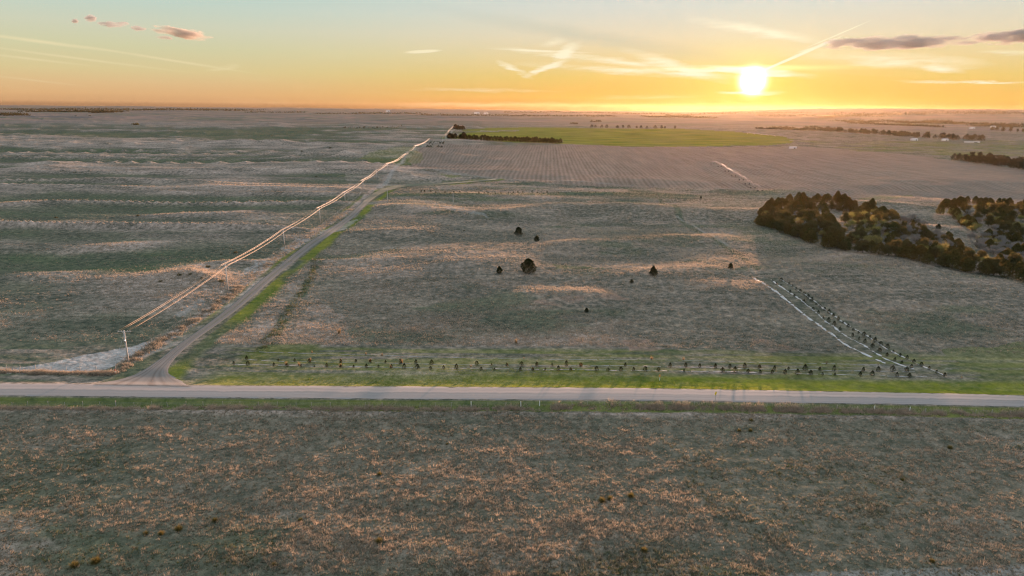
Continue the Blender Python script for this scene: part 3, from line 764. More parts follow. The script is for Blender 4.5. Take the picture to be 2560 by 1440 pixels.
band([(-60, 1020), (300, 1022), (700, 1022), (1200, 1024), (1560, 1018), (1900, 1024), (2200, 1032), (2620, 1040)],   .6, 9000, .35, 1.15, .84, 'fence_line_grass', 'clumps of tan grass along the near fence line', 7)
band([(-60, 930), (120, 934), (290, 935)], .5, 2200, .5, 1.2, .7, 'corner_bank_grass', 'dark band of tall grass on the bank left of the junction', 8)
band([(650, 880), (690, 830), (735, 760), (775, 700), (795, 645)], 1.3, 1500, .3, .8, .02, 'weed_line', 'dark green weeds in a line running up the pasture', 7)
x, y = scatter(26000, 168, 190, -40, 40); s = y - rf(x); k = (s > .8) & (dseg(x, y, trail_c) > 7); x, y = x[k], y[k]
tufts('verge_grass', np.stack([x, y, ground_z(x, y)], 1), rng.uniform(.12, .3, len(x)), np.full(len(x), .07), np.clip(.1 + .35 * ss(vn(x / 20, y / 3, 140), -.2, .5), 0, 1) + 0 * x, 4, 'short green grass on the verge beyond the road', tuft_mat('verge_green', [(0, (.075, .13, .015)), (.4, (.16, .19, .02)), (1, (.3, .26, .08))]), 1.2)

# ---------------------------------------------------------------- trees
M_bark = simple('bark', (.09, .07, .055), .9, 0, .3, 4)
M_twig = simple('bare_twigs', (.205, .185, .17), .9, 0, .25, 2)
M_cedar = leafy('cedar_foliage', (.036, .042, .018), (.120, .112, .045), .32, (.115, .082, .034))
M_dark = leafy('dark_cedar_foliage', (.014, .019, .009), (.040, .042, .018), .15)
M_pine = leafy('pine_foliage', (.05, .055, .028), (.12, .105, .05), .3, (.11, .09, .045))
M_green = leafy('spring_leaves', (.12, .14, .05), (.26, .26, .11), .4, (.20, .18, .09))
M_belt = leafy('belt_foliage', (.015, .018, .011), (.032, .028, .015), .15)
M_far = leafy('far_foliage', (.045, .045, .03), (.085, .07, .045), .15)

def leaf_quads(C, size, up_bias=0.0):
    n = len(C); d = rng.normal(0, 1, (n, 3)); d[:, 2] += up_bias; d /= np.linalg.norm(d, axis=1, keepdims=True)
    a = np.cross(d, rng.normal(0, 1, (n, 3))); a /= np.linalg.norm(a, axis=1, keepdims=True); b_ = np.cross(d, a)
    s = (size * rng.uniform(.6, 1.4, n))[:, None] if np.ndim(size) == 0 else (size * rng.uniform(.6, 1.4, n))[:, None]
    V = np.empty((n, 3, 3)); V[:, 0] = C + a * s; V[:, 1] = C - a * s * .6 + b_ * s * .8; V[:, 2] = C - a * s * .5 - b_ * s * .8
    return V.reshape(-1, 3)
def tri_obj(name, V, mat, parent=None):
    return np_mesh(name, V, np.arange(len(V)).reshape(-1, 3), mat, parent)
def crown_cone(n, h, w, size, z0=.08, round_=.5, lob=.18, fill=.5):
    """conical to rounded evergreen crown with an uneven outline"""
    t = rng.uniform(0, 1, n) ** (.8 - .15 * round_)
    ph = rng.uniform(0, 2 * np.pi, n)
    prof = ((1 - round_) * (1 - t) ** .8 + round_ * (1 - t ** 2.4) ** .6) * np.clip(.6 + 2.2 * t, 0, 1)
    ox = rng.uniform(0, 50)
    lump = 1 + lob * 2.2 * vn(ph * 1.27 + ox, t * 5.0, 3) + lob * vn(ph * 3.1 + ox, t * 11, 4)
    rr = w / 2 * prof * lump * (fill + (1 - fill) * rng.uniform(0, 1, n) ** .5)
    rr = np.where(rng.uniform(0, 1, n) < .65, w / 2 * prof * lump * rng.uniform(.82, 1.04, n), rr)
    C = np.stack([np.cos(ph) * rr, np.sin(ph) * rr, h * (z0 + (1 - z0) * t)], 1)
    return leaf_quads(C, size)
def crown_lobes(n, lobes, size, shell=.7):
    """crown built of uneven clumps: lobes = (centre, radii)"""
    vol = np.array([l[1][0] * l[1][1] for l in lobes]); idx = rng.choice(len(lobes), n, p=vol / vol.sum())
    cen = np.array([l[0] for l in lobes])[idx]; rad = np.array([l[1] for l in lobes])[idx]
    d = rng.normal(0, 1, (n, 3)); d /= np.linalg.norm(d, axis=1, keepdims=True)
    rr = np.where(rng.uniform(0, 1, n) < shell, rng.uniform(.85, 1.08, n), rng.uniform(.2, .85, n))
    lump = 1 + .3 * vn(d[:, 0] * 2.3 + idx, d[:, 1] * 2.3 + d[:, 2] * 1.7, 5)
    return leaf_quads(cen + d * rad * (rr * lump)[:, None], size)
def tree_root(name, label, cat, group, loc):
    r = empty(name, loc); return tagp(r, label, cat, group)

def make_cedar(n, h, w, size, mat, rnd=.5):
    r = empty('cedar_tree', (0, 0, -500))
    tri_obj('crown', crown_cone(n, h, w, size, .05, rnd), mat, r)
    m = MB(); m.tube([(0, 0, -.4), (0, 0, h * .3), (.05, 0, h * .8)], [w * .045, w * .035, w * .012], 6); m.build('trunk', M_bark, r)
    return r
def make_pine(n, h, w, size):
    r = empty('pine_tree', (0, 0, -500)); lobes = []
    for i in range(26):
        t = random.uniform(.28, .97); a = random.uniform(0, 2 * math.pi); rr = w / 2 * (1 - (t - .28) ** 1.6) * random.uniform(.15, .8)
        q_ = w * random.uniform(.11, .19); lobes.append(((math.cos(a) * rr, math.sin(a) * rr, h * t - q_ * .3), (q_, q_, q_ * .75)))
    tri_obj('crown', crown_lobes(n, lobes, size), M_pine, r)
    m = MB(); m.tube([(0, 0, -.4), (.1, 0, h * .4), (0, .1, h * .85)], [w * .04, w * .03, w * .012], 6)
    for l in lobes[:14]:
        c = l[0]; m.tube([(0, 0, c[2] * .75), c], [w * .012, w * .006], 4)
    m.build('trunk', M_bark, r); return r
def branches(m, p, d, L, rad, depth, tips):
    q_ = p + d * L; mid = p + d * L * .5 + Vector((random.gauss(0, .05), random.gauss(0, .05), random.gauss(0, .04))) * L
    m.tube([p, mid, q_], [rad, rad * .8, rad * .6], 4 if depth < 3 else 3, cap=False)
    tips.append((q_, L))
    if depth == 0: return
    for _ in range(random.choice((2, 3, 3)) if depth > 1 else 3):
        v = Vector((random.gauss(0, .55), random.gauss(0, .55), random.uniform(-.05, .5)))
        branches(m, q_, (d + v).normalized(), L * random.uniform(.6, .82), max(rad * .55, .03), depth - 1, tips)
def make_bare(h, w, leaf=0, mat=None, depth=4):
    r = empty('bare_tree', (0, 0, -500)); m = MB(); tips = []
    for k in range(4 if w > h * .8 else 2):
        a = random.uniform(0, 6.28); d = Vector((math.cos(a) * .35, math.sin(a) * .35, 1)).normalized()
        branches(m, Vector((random.gauss(0, .2), random.gauss(0, .2), -.4)), d, h * .32, .13, depth, tips)
    if leaf:
        m.build('trunk', M_bark, r)
        T = np.array([tuple(t[0]) for t in tips if t[0].z > h * .3]); idx = rng.integers(0, len(T), leaf)
        tri_obj('crown', leaf_quads(T[idx] + rng.normal(0, .45, (leaf, 3)), .17), mat, r)
    else:
        m.build('branches', M_twig, r)
        T = np.array([tuple(t[0]) for t in tips]); n = 1300; idx = rng.integers(0, len(T), n); b0 = T[idx]
        dd = rng.normal(0, .5, (n, 3)); dd[:, 2] += .45; e = b0 + dd; w_ = rng.normal(0, .05, (n, 3))
        V = np.stack([b0 + w_, b0 - w_, e], 1).reshape(-1, 3); tri_obj('twigs', V, M_twig, r)
    return r
protos = {
    'cedar': [make_cedar(3800, 8.0, 7.0, .25, M_cedar, .85), make_cedar(3600, 7.0, 7.4, .25, M_cedar, .8), make_cedar(3400, 8.8, 6.4, .25, M_cedar, .65)],
    'pine': [make_pine(4200, 9.0, 8.5, .24), make_pine(4200, 8.0, 8.5, .24)],
    'bare': [make_bare(7.0, 7), make_bare(6.0, 6)],
    'green': [make_bare(6.5, 6, 1800, M_green), make_bare(7.5, 6, 1800, M_green)],
    'belt': [make_cedar(620, 7.5, 7.5, .5, M_belt, .85), make_cedar(620, 8.2, 7.5, .5, M_belt, .7)],
    'farcedar': [make_cedar(200, 9, 9, .9, M_far, .9), make_pine(230, 10, 10, .9)],
    'seed': [make_cedar(260, 1.9, 1.35, .11, M_dark, .55), make_cedar(260, 1.7, 1.4, .11, M_dark, .7), make_cedar(220, 1.5, 1.0, .11, M_dark, .5)],
    'lone': [make_cedar(3200, 5.0, 4.6, .17, M_dark, .9), make_cedar(2600, 4.4, 3.6, .17, M_dark, .6)],
}
protos['farcedar'][1].children[0].data.materials[0] = M_far
ALLP = [p for v in protos.values() for p in v]
NAMES = {'cedar': 'cedar_tree', 'pine': 'pine_tree', 'bare': 'bare_tree', 'green': 'leafing_tree', 'belt': 'evergreen_tree', 'farcedar': 'distant_tree', 'seed': 'cedar_seedling', 'lone': 'cedar_tree'}
def plant(kind, x, y, sc, label, group, cat='tree', zo=0.0, tilt=0):
    p = random.choice(protos[kind]); o = copy_tree(p); o.name = NAMES[kind]
    z = float(ground_z(np.array([x]), np.array([y]))[0]); o.location = (x, y, z + zo)
    o.rotation_euler = (random.gauss(0, tilt), random.gauss(0, tilt), random.uniform(0, 6.28)); s_ = sc * random.uniform(.9, 1.1); o.scale = (sc, sc, s_)
    tagp(o, label, cat, group); return o
def ordered(pts, desc, kinds, scale, group, noun, cat='tree', tilt=.03):
    """pts: world xy list; labels count from the left end of the row or patch"""
    pts = sorted(pts, key=lambda p: p[0] / p[1])
    for i, (x, y) in enumerate(pts):
        k = kinds if isinstance(kinds, str) else random.choice(kinds)
        sc = random.uniform(*scale)
        plant(k, x, y, sc, noun + ', ' + ordn(i + 1) + ' from left ' + desc, group, cat, 0, tilt)
def along(pxline, step, jit, minsep=0, jr=None):
    L = G(*resample(np.array(pxline, float), 80).T)[:, :2]; seg = np.hypot(*np.diff(L, axis=0).T); c = np.r_[0, np.cumsum(seg)]
    out = []; d = 0
    while d < c[-1]:
        out.append((np.interp(d, c, L[:, 0]) + random.gauss(0, jit), np.interp(d, c, L[:, 1]) + random.gauss(0, jr if jr is not None else jit))); d += step * random.uniform(.75, 1.25)
    return out
def inside(pxpoly, sep, n=400):
    P = G(*np.array(pxpoly, float).T)[:, :2]; out = []; lo, hi = P.min(0), P.max(0)
    for _ in range(n):
        p = rng.uniform(lo, hi)
        j = len(P) - 1; ins = False
        for i in range(len(P)):
            if (P[i, 1] > p[1]) != (P[j, 1] > p[1]) and p[0] < (P[j, 0] - P[i, 0]) * (p[1] - P[i, 1]) / (P[j, 1] - P[i, 1]) + P[i, 0]: ins = not ins
            j = i
        if ins and all((p[0] - a) ** 2 + (p[1] - b_) ** 2 > sep ** 2 for a, b_ in out): out.append(tuple(p))
    return out
GW = 'trees of the wood on the right hillside'
ordered(along([(1900, 562), (1945, 575), (2000, 595), (2060, 615), (2130, 628), (2210, 638), (2290, 650), (2370, 668), (2450, 684), (2500, 690), (2600, 712)], 3.6, 1.2), 'along the front edge of the right wood', ['cedar', 'cedar', 'pine'], (.75, 1.12), GW, 'rounded dark evergreen')
ordered(along([(1910, 548), (1970, 562), (2030, 585), (2100, 606), (2180, 616), (2250, 630), (2330, 645), (2420, 662), (2540, 680)], 4.2, 1.8), 'in the second line of the right wood', ['cedar', 'pine', 'pine', 'green'], (.75, 1.15), GW, 'brownish evergreen')
ordered(along([(1905, 545), (1925, 528), (1965, 515), (2020, 508), (2080, 506), (2130, 516), (2180, 530), (2215, 545)], 4.2, 1.6), 'along the back edge of the right wood', 'cedar', (.6, 1.12), GW, 'dark cedar')
ordered(along([(1940, 543), (1990, 530), (2050, 526), (2110, 530), (2160, 545)], 5, 2.5), 'inside the upper arc of the right wood', ['pine', 'cedar'], (.8, 1.0), GW, 'broad evergreen')
ordered(inside([(1930, 545), (2000, 532), (2060, 548), (2085, 575), (2110, 605), (2040, 596), (1965, 575)], 6.2), 'in the left part of the right wood', ['pine', 'cedar', 'pine', 'bare'], (.65, 1.12), GW, 'tree of uneven height')
ordered(inside([(2110, 560), (2150, 535), (2230, 545), (2250, 575), (2230, 610), (2140, 615)], 5.2), 'near the middle of the right wood', ['pine', 'green'], (.75, .95), GW, 'olive green tree')
ordered(inside([(2180, 565), (2260, 560), (2330, 590), (2380, 615), (2440, 655), (2330, 640), (2200, 610)], 4.8), 'among bare trees in the right wood', 'bare', (.6, .95), GW, 'leafless grey tree')
ordered(inside([(2420, 600), (2600, 590), (2600, 690), (2480, 665)], 6), 'among pale bare trees at the right edge', 'bare', (.85, 1.1), GW, 'pale leafless tree')
ordered([tuple(g1(2185, 590)[:2]), tuple(g1(2160, 575)[:2]), tuple(g1(2350, 640)[:2]), tuple(g1(2480, 560)[:2])], 'among the yellow-green trees of the right wood', 'green', (.8, .95), GW, 'yellow-green leafing tree')
ordered(along([(2262, 556), (2290, 565), (2325, 578)], 6, 1), 'of the bushes trailing off behind the right wood', 'cedar', (.3, .5), GW, 'small dark cedar')
ordered(along([(2300, 590), (2360, 612), (2378, 600)], 9, 1), 'between the two parts of the right wood', 'cedar', (.45, .75), GW, 'dark cedar')
ordered(inside([(2200, 575), (2280, 575), (2400, 630), (2470, 660), (2330, 645), (2220, 612)], 6.5), 'among low evergreens between the bare trees', ['cedar', 'pine'], (.5, .85), GW, 'low evergreen')
ordered(inside([(2430, 600), (2620, 590), (2620, 680), (2500, 660)], 6.5), 'among low evergreens at the right edge', ['cedar', 'pine', 'green'], (.6, .85), GW, 'low tree')
GX = 'trees of the second wood at the right edge'
ordered(along([(2365, 522), (2400, 512), (2460, 512), (2520, 518), (2600, 530)], 4.2, 1.5), 'along the far edge of the second wood', 'cedar', (.75, 1.0), GX, 'dark cedar')
ordered(along([(2372, 535), (2400, 555), (2440, 582), (2500, 605), (2600, 618)], 4.6, 1.8), 'along the near edge of the second wood', ['cedar', 'green', 'cedar'], (.7, .95), GX, 'dense tree')
ordered(inside([(2400, 530), (2600, 535), (2600, 610), (2480, 590)], 5), 'inside the second wood', ['green', 'bare', 'cedar', 'pine', 'pine'], (.75, 1.0), GX, 'tree')
GY = 'trees of the dark grove on the right skyline of the field'
ordered(along([(2393, 402), (2430, 406), (2480, 412), (2530, 420), (2620, 432)], 5.5, 2), 'along the front of the grove beyond the stubble', 'farcedar', (.95, 1.25), GY, 'dark bushy tree')
ordered(along([(2400, 398), (2450, 400), (2520, 408), (2620, 420)], 8, 3), 'along the back of the grove beyond the stubble', 'farcedar', (.95, 1.3), GY, 'dark bushy tree')
GB = 'evergreens of the windbreak beside the green field'
ordered(along([(1124, 346), (1145, 347.5), (1166, 349.5)], 5.5, 2.0, jr=4), 'in the short left block of the windbreak', 'belt', (1.35, 1.7), GB, 'dark evergreen')
ordered(along([(1174, 349.5), (1240, 353), (1320, 356), (1400, 359)], 5.8, 2.0, jr=5), 'in the long right block of the windbreak', 'belt', (1.2, 1.65), GB, 'dark evergreen')
ordered(along([(1133, 323), (1158, 324)], 14, 6, jr=10), 'in the grove at the far end of the power line', 'belt', (1.6, 2.1), GB, 'dark evergreen')
GC = 'trees of the far shelter belt on the right'
ordered(along([(2060, 328), (2120, 332), (2200, 337), (2280, 343), (2360, 348), (2462, 353)], 10, 5), 'in the far shelter belt on the right', 'farcedar', (1.2, 1.9), GC, 'brown-green tree')
ordered(along([(1478, 319), (1560, 320.5), (1620, 321.5), (1697, 322.5)], 26, 6), 'in the hedge beyond the green field', 'farcedar', (1.0, 1.5), 'trees of the hedge beyond the green field', 'dark bushy tree')
ordered(along([(2478, 326), (2520, 329), (2600, 333)], 26, 6), 'in the far clump at the right edge', 'farcedar', (1.2, 1.9), 'trees of the far clump at the right edge', 'dark tree')

# single cedars in the middle pasture
for (px, py, sc, lab) in [(1320, 682, 1.35, 'largest round cedar standing alone in the middle pasture'), (1248, 683, .72, 'small round cedar just left of the largest one in the pasture'),
                          (1296, 588, 1.05, 'upright dark cedar at the back of the pasture, left of its pair'), (1342, 604, .85, 'lower dark cedar at the back of the pasture, right of its pair'),
                          (1633, 689, .9, 'round cedar with a shadow, right of the middle of the pasture'), (1826, 671, .62, 'small pointed cedar near the top of the diagonal rows'),
                          (1752, 496, .5, 'tiny cedar at the far end of the pasture, left of the wood'), (1466, 781, .42, 'low green bush below the bright dune crest'), (1579, 707, .35, 'tiny green bush between two cedars in the pasture'),
                          (2345, 573, .6, 'single dark bush on the slope between the two woods')]:
    q_ = g1(px, py); plant('lone', q_[0], q_[1], sc, lab, None)
# small shrubs scattered over the left pasture
M_shrub = leafy('shrub_leaves', (.05, .055, .03), (.10, .09, .05), .2)
M_yucca = leafy('yucca_leaves', (.08, .08, .03), (.19, .155, .07), .3)
def shrub_proto(name, mat, n, r_, h, sz):
    r = empty(name, (0, 0, -500)); lob = [((random.gauss(0, r_ * .4), random.gauss(0, r_ * .4), h * .4), (r_ * .7, r_ * .7, h * .55)) for _ in range(5)]
    tri_obj('foliage', crown_lobes(n, lob, sz), mat, r); m = MB()
    for k in range(5):
        a = k * 1.26; m.tube([(0, 0, -.1), (math.cos(a) * r_ * .5, math.sin(a) * r_ * .5, h * .5)], [.03, .015], 4)
    m.build('stems', M_bark, r); return r
def spiky_proto():
    r = empty('yucca_plant', (0, 0, -500)); n = 420
    a = rng.uniform(0, 6.28, n); e = rng.uniform(.15, 1.45, n); L = rng.uniform(.5, 1.0, n)
    c = rng.normal(0, .16, (n, 2)); d = np.stack([np.cos(a) * np.cos(e), np.sin(a) * np.cos(e), np.sin(e)], 1)
    B = np.c_[c, np.zeros(n)]; w = np.stack([-np.sin(a), np.cos(a), 0 * a], 1) * .03
    tri_obj('leaves', np.stack([B + w, B - w, B + d * L[:, None]], 1).reshape(-1, 3), M_yucca, r)
    m = MB(); m.tube([(0, 0, -.1), (0, 0, .25)], [.16, .08], 7); m.build('stem', M_bark, r); return r
PS = shrub_proto('low_shrub', M_shrub, 260, 1.2, .9, .16); PY = spiky_proto(); ALLP += [PS, PY]
def put(p, name, px, py, sc, lab, cat, group):
    q_ = g1(px, py); o = copy_tree(p); o.name = name; z = float(ground_z(np.array([q_[0]]), np.array([q_[1]]))[0])
    o.location = (q_[0], q_[1], z); o.rotation_euler = (0, 0, random.uniform(0, 6.28)); o.scale = (sc, sc, sc); tagp(o, lab, cat, group); return o
sh = [(520, 668, .9), (475, 686, .7), (448, 689, .9), (505, 695, .6), (553, 705, .9), (588, 632, .9), (553, 636, .5), (340, 313, 9), (190, 290, 4.5), (225, 290, 5), (825, 371, 2.2), (755, 382, 1.4), (790, 443, 1.1), (402, 703, .6), (1160, 577, .5), (1286, 610, .5), (1321, 608, .45), (140, 545, .9), (345, 540, .9), (680, 340, 1.6)]
for i, (px, py, sc) in enumerate(sorted(sh)): put(PS, 'low_shrub', px, py, sc, 'low dark shrub in the open pasture, ' + ordn(i + 1) + ' from the left', 'shrub', 'low shrubs scattered over the pastures')
yc = [(447, 1325, 1.15), (403, 1336, .9), (365, 1334, .8), (537, 1304, .9), (240, 1406, 1.35), (187, 1418, 1.2), (948, 1356, 1.1), (750, 1299, .8), (1577, 1243, 1.1), (1610, 1378, 1.0), (1505, 1252, 1.2), (1525, 1248, 1.0), (1878, 1052, .9), (1876, 1078, .9), (1848, 1078, .8), (2375, 1120, 1.0), (1118, 1110, .6), (2256, 1202, .7), (685, 1412, .8), (948, 1188, .8), (2330, 1405, .8)]
for i, (px, py, sc) in enumerate(sorted(yc)): put(PY, 'yucca_plant', px, py, sc, 'spiky yellow-green clump in the near field, ' + ordn(i + 1) + ' from the left', 'yucca', 'spiky clumps in the near field')

# ---------------------------------------------------------------- windbreak seedlings and their ground cloth
M_cloth = simple('ground_cloth', (.42, .41, .40), .8, 0, .4, .6)
ROWS = {
 'front': [(583, 912), (700, 914), (900, 917), (1200, 922), (1560, 926), (1800, 930), (2000, 934), (2140, 938), (2340, 943)],
 'middle': [(612, 899), (700, 903), (900, 908), (1100, 911), (1350, 914), (1560, 915), (1740, 919), (1900, 923), (2080, 926), (2300, 930)],
 'back': [(610, 878), (760, 884), (900, 887), (1100, 893), (1350, 898), (1560, 900), (1760, 903), (1900, 908), (2030, 910), (2200, 912)]}
M_cloth2 = simple('worn_cloth', (.33, .32, .31), .8, 0, .45, .5)
def cloth(name, pxline, w, label, gap=(3, 9)):
    L = G(*resample(np.array(pxline, float), 60).T)[:, :2]; seg = np.hypot(*np.diff(L, axis=0).T); c = np.r_[0, np.cumsum(seg)]
    V = []; Fq = []; d = 0
    while d < c[-1]:
        ln = random.uniform(*gap); e = min(d + ln, c[-1]); n = 6; off = random.uniform(-.25, .25)
        for i in range(n):
            t = d + (e - d) * i / (n - 1); x = np.interp(t, c, L[:, 0]); y = np.interp(t, c, L[:, 1])
            x2 = np.interp(t + .5, c, L[:, 0]); y2 = np.interp(t + .5, c, L[:, 1]); x1 = np.interp(t - .5, c, L[:, 0]); y1 = np.interp(t - .5, c, L[:, 1])
            tx_, ty_ = x2 - x1, y2 - y1; l = math.hypot(tx_, ty_) + 1e-6; nx, ny = -ty_ / l, tx_ / l
            ww = w * random.uniform(.35, 1.1) if random.random() < .75 else w * .2
            V += [(x + nx * (off + ww / 2), y + ny * (off + ww / 2)), (x + nx * off, y + ny * off), (x + nx * (off - ww / 2), y + ny * (off - ww / 2))]
            if i: b0 = len(V) - 6; Fq += [(b0, b0 + 3, b0 + 4, b0 + 1), (b0 + 1, b0 + 4, b0 + 5, b0 + 2)]
        d = e + random.uniform(.2, 1.6)
    V = np.array(V); z = ground_z(V[:, 0], V[:, 1]) + .08; z[1::3] += .05
    o = np_mesh(name, np.c_[V, z], np.array(Fq), M_cloth if w > .7 else M_cloth2); tagp(o, label, 'ground cloth', 'pale ground cloth strips under the seedlings'); return o
cloth('ground_cloth', ROWS['front'], .5, 'pale ground cloth strip under the roadside row nearest the road')
cloth('ground_cloth', ROWS['middle'], .38, 'pale ground cloth strip under the middle roadside row')
cloth('ground_cloth', ROWS['back'], .3, 'thin pale ground cloth strip farthest from the road, beside the pasture')
DG = [[(1884, 695), (1920, 716), (1960, 745), (2010, 785), (2060, 822), (2110, 858), (2160, 885), (2212, 909)],
      [(1928, 700), (1965, 725), (2010, 756), (2060, 798), (2110, 838), (2160, 865), (2210, 895), (2285, 924)],
      [(1950, 699), (1990, 722), (2030, 750), (2070, 780), (2120, 812), (2180, 848), (2230, 880), (2290, 908), (2362, 938)]]
cloth('ground_cloth', DG[0], 1.3, 'pale ground cloth strip on the left of the three diagonal rows')
cloth('ground_cloth', DG[1], 1.0, 'pale ground cloth strip in the middle of the three diagonal rows')
cloth('ground_cloth', DG[2], .9, 'pale ground cloth strip on the right of the three diagonal rows')
GS = 'cedar seedlings of the roadside windbreak'
fr = [(585, 912, 1.0), (620, 913, 1.1), (685, 915, 1.0), (718, 916, .8), (753, 917, .7), (786, 917, .6), (817, 917, .9), (852, 918, .8), (884, 918, .8), (916, 919, 1.2), (946, 919, .7), (979, 920, .9), (1011, 921, 1.25), (1044, 921, 1.3), (1076, 922, .8), (1109, 922, 1.1), (1141, 923, 1.35), (1203, 925, .9), (1236, 925, .6), (1301, 926, 1.1), (1332, 926, .8), (1363, 926, .8), (1396, 926, 1.2), (1427, 927, .9), (1491, 927, 1.2), (1520, 927, 1.0), (1552, 927, 1.1), (1584, 927, 1.1), (1613, 927, 1.2), (1646, 928, 1.1), (1710, 928, .8), (1806, 930, 1.2), (1837, 931, 1.3), (1870, 932, 1.0), (1900, 933, .9), (1930, 934, 1.2), (1962, 935, 1.2), (1993, 936, 1.3), (2026, 937, 1.2), (2056, 937, .8), (2087, 938, .9), (2150, 940, 1.3), (2180, 940, 1.3), (2242, 941, 1.0), (2273, 943, 1.3)]
mi = [(617, 899, 1.2), (696, 902, .6), (737, 903, .8), (774, 906, 1.0), (852, 906, 1.0), (890, 905, 1.1), (926, 906, 1.0), (964, 907, .9), (1001, 908, 1.1), (1040, 910, 1.3), (1079, 910, 1.2), (1192, 912, 1.1), (1229, 913, .7), (1267, 914, .9), (1304, 915, 1.1), (1342, 915, 1.3), (1380, 915, .7), (1416, 915, 1.2), (1452, 916, 1.1), (1563, 916, 1.0), (1675, 917, 1.0), (1714, 917, 1.3), (1749, 918, 1.2), (1788, 920, 1.3), (1824, 920, 1.1), (1861, 921, 1.3), (1898, 922, 1.4), (1936, 924, 1.2), (1971, 924, .9), (2012, 925, 1.4), (2049, 926, 1.1), (2085, 926, 1.2), (2158, 928, 1.3), (2195, 928, 1.3), (2231, 928, 1.4), (2266, 929, 1.3)]
for row, lst in (('front', fr), ('middle', mi)):
    for i, (px, py, sc) in enumerate(lst):
        q_ = g1(px, py + 1); plant('seed', q_[0], q_[1], sc * .78, 'young cedar, ' + ordn(i + 1) + ' from left in the ' + row + ' roadside row', GS, 'seedling')
d1 = [(1931, 704), (1941, 710), (1952, 715), (1975, 732), (1986, 740), (2009, 758), (2032, 776), (2045, 786), (2058, 796), (2071, 804), (2085, 815), (2100, 824), (2131, 841), (2147, 850), (2162, 857), (2181, 868), (2199, 879), (2217, 890), (2237, 901), (2254, 909), (2278, 920)]
d2 = [(1953, 702), (1972, 711), (1981, 717), (1990, 725), (2000, 732), (2010, 739), (2020, 746), (2029, 753), (2040, 761), (2050, 769), (2061, 776), (2072, 784), (2083, 792), (2095, 800), (2107, 808), (2120, 817), (2133, 826), (2146, 833), (2159, 842), (2174, 848), (2187, 856), (2201, 863), (2218, 871), (2233, 881), (2250, 890), (2267, 898), (2284, 907), (2303, 915), (2322, 924), (2341, 933), (2361, 941)]
for row, lst in (('middle', d1), ('right', d2)):
    for i, (px, py) in enumerate(lst):
        q_ = g1(px, py + 1); plant('seed', q_[0], q_[1], random.uniform(.6, 1.1), 'dark cedar seedling, ' + ordn(i + 1) + ' from the top in the ' + row + ' diagonal row', 'cedar seedlings of the diagonal windbreak', 'seedling')
# young trees far beyond the hills
for i in range(46):
    px = 1050 + i * 14.5 + random.uniform(-5, 5)
    q_ = g1(px, 483 + 1.5 * math.sin(px / 60) + (px > 1500) * (px - 1500) * .02 + random.uniform(-2, 2)); plant('seed', q_[0], q_[1], random.uniform(.5, 1.1) * (1.2 if i < 30 else .8), 'tiny dark young tree, ' + ordn(i + 1) + ' from the left in the row beyond the dunes', 'young trees in the row beyond the dunes', 'seedling')
# rows of dark saplings at the far end of the track (seen from the side as slanting lines)
for ri, (x0, x1) in enumerate([(1063, 1079), (1071, 1086), (1092, 1103), (1101, 1110)]):
    pts = []
    for i in range(9):
        t = i / 8; q_ = g1(x0 + (x1 - x0) * t, 372 - 15 * t); pts.append(q_)
    for i, q_ in enumerate(pts): plant('seed', q_[0], q_[1], 2.0, 'dark sapling, ' + ordn(i + 1) + ' from the near end of the ' + ordn(ri + 1) + ' short slanting row', 'saplings in the short slanting rows', 'sapling')
# dry grass plumes standing among the seedlings
pl = [(715, 913, 1.0), (748, 914, 1.0), (775, 905, 1.1), (852, 906, .9), (925, 905, .9), (1004, 908, 1.2), (851, 917, .9), (977, 919, .8), (1452, 916, .9), (915, 887, .7), (955, 889, .7), (1268, 914, .6), (2066, 910, .7), (1629, 900, 1.0), (1708, 901, .8), (2404, 945, .5), (1177, 917, .6), (1332, 924, .7), (780, 882, .6), (1310, 897, .5), (848, 835, 1.6), (1290, 858, 1.4), (2195, 912, .5)]
M_plume = leafy('plume_grass', (.20, .16, .11), (.32, .25, .18), .3)
pp = empty('grass_clump', (0, 0, -500)); n = 110
a = rng.uniform(0, 6.28, n); e = rng.uniform(1.0, 1.5, n); L = rng.uniform(.6, 1.4, n); c = rng.normal(0, .1, (n, 2)); d = np.stack([np.cos(a) * np.cos(e), np.sin(a) * np.cos(e), np.sin(e)], 1)
B_ = np.c_[c, np.zeros(n) - .05]; w = np.stack([-np.sin(a), np.cos(a), 0 * a], 1) * .035
tri_obj('blades', np.stack([B_ + w, B_ - w, B_ + d * L[:, None]], 1).reshape(-1, 3), M_plume, pp)
tri_obj('seed_heads', leaf_quads((B_ + d * L[:, None])[::2], .06), M_plume, pp); ALLP.append(pp)
for i, (px, py, sc) in enumerate(sorted(pl)): put(pp, 'grass_clump', px, py, sc, 'upright tan grass clump, ' + ordn(i + 1) + ' from the left among the planted rows', 'grass clump', 'upright dry grass clumps')

# ---------------------------------------------------------------- power line
M_pole = simple('weathered_pole', (.42, .38, .35), .85, 0, .2, 2)
M_dpole = simple('dark_pole', (.10, .08, .07), .85, 0, .2, 2)
M_glass = simple('insulator', (.55, .55, .55), .3, 0, .1, 5)
M_steel = simple('galvanised_steel', (.45, .45, .46), .4, .7, .15, 3)
M_wire, b, out = mat_new('copper_wire')
p_ = b.N.new('ShaderNodeBsdfPrincipled'); p_.inputs['Base Color'].default_value = (.36, .20, .09, 1); p_.inputs['Metallic'].default_value = 0; p_.inputs['Roughness'].default_value = .6; b.L.new(p_.outputs[0], out.inputs[0])
PB = [(321, 906), (570, 727), (711, 614), (801, 559), (863, 508), (908, 474), (942, 447), (969, 427), (1010, 402), (1038, 377), (1073, 358)]
base = G(*np.array(PB, float).T)
dv = base[4, :2] - base[0, :2]; dv /= np.hypot(*dv); az_line = math.atan2(dv[1], dv[0])
PH = 9.8
heights = []
tops_px = [825, 661, 576, 519, 481, 455, 432, 412, 391, 366, 346]
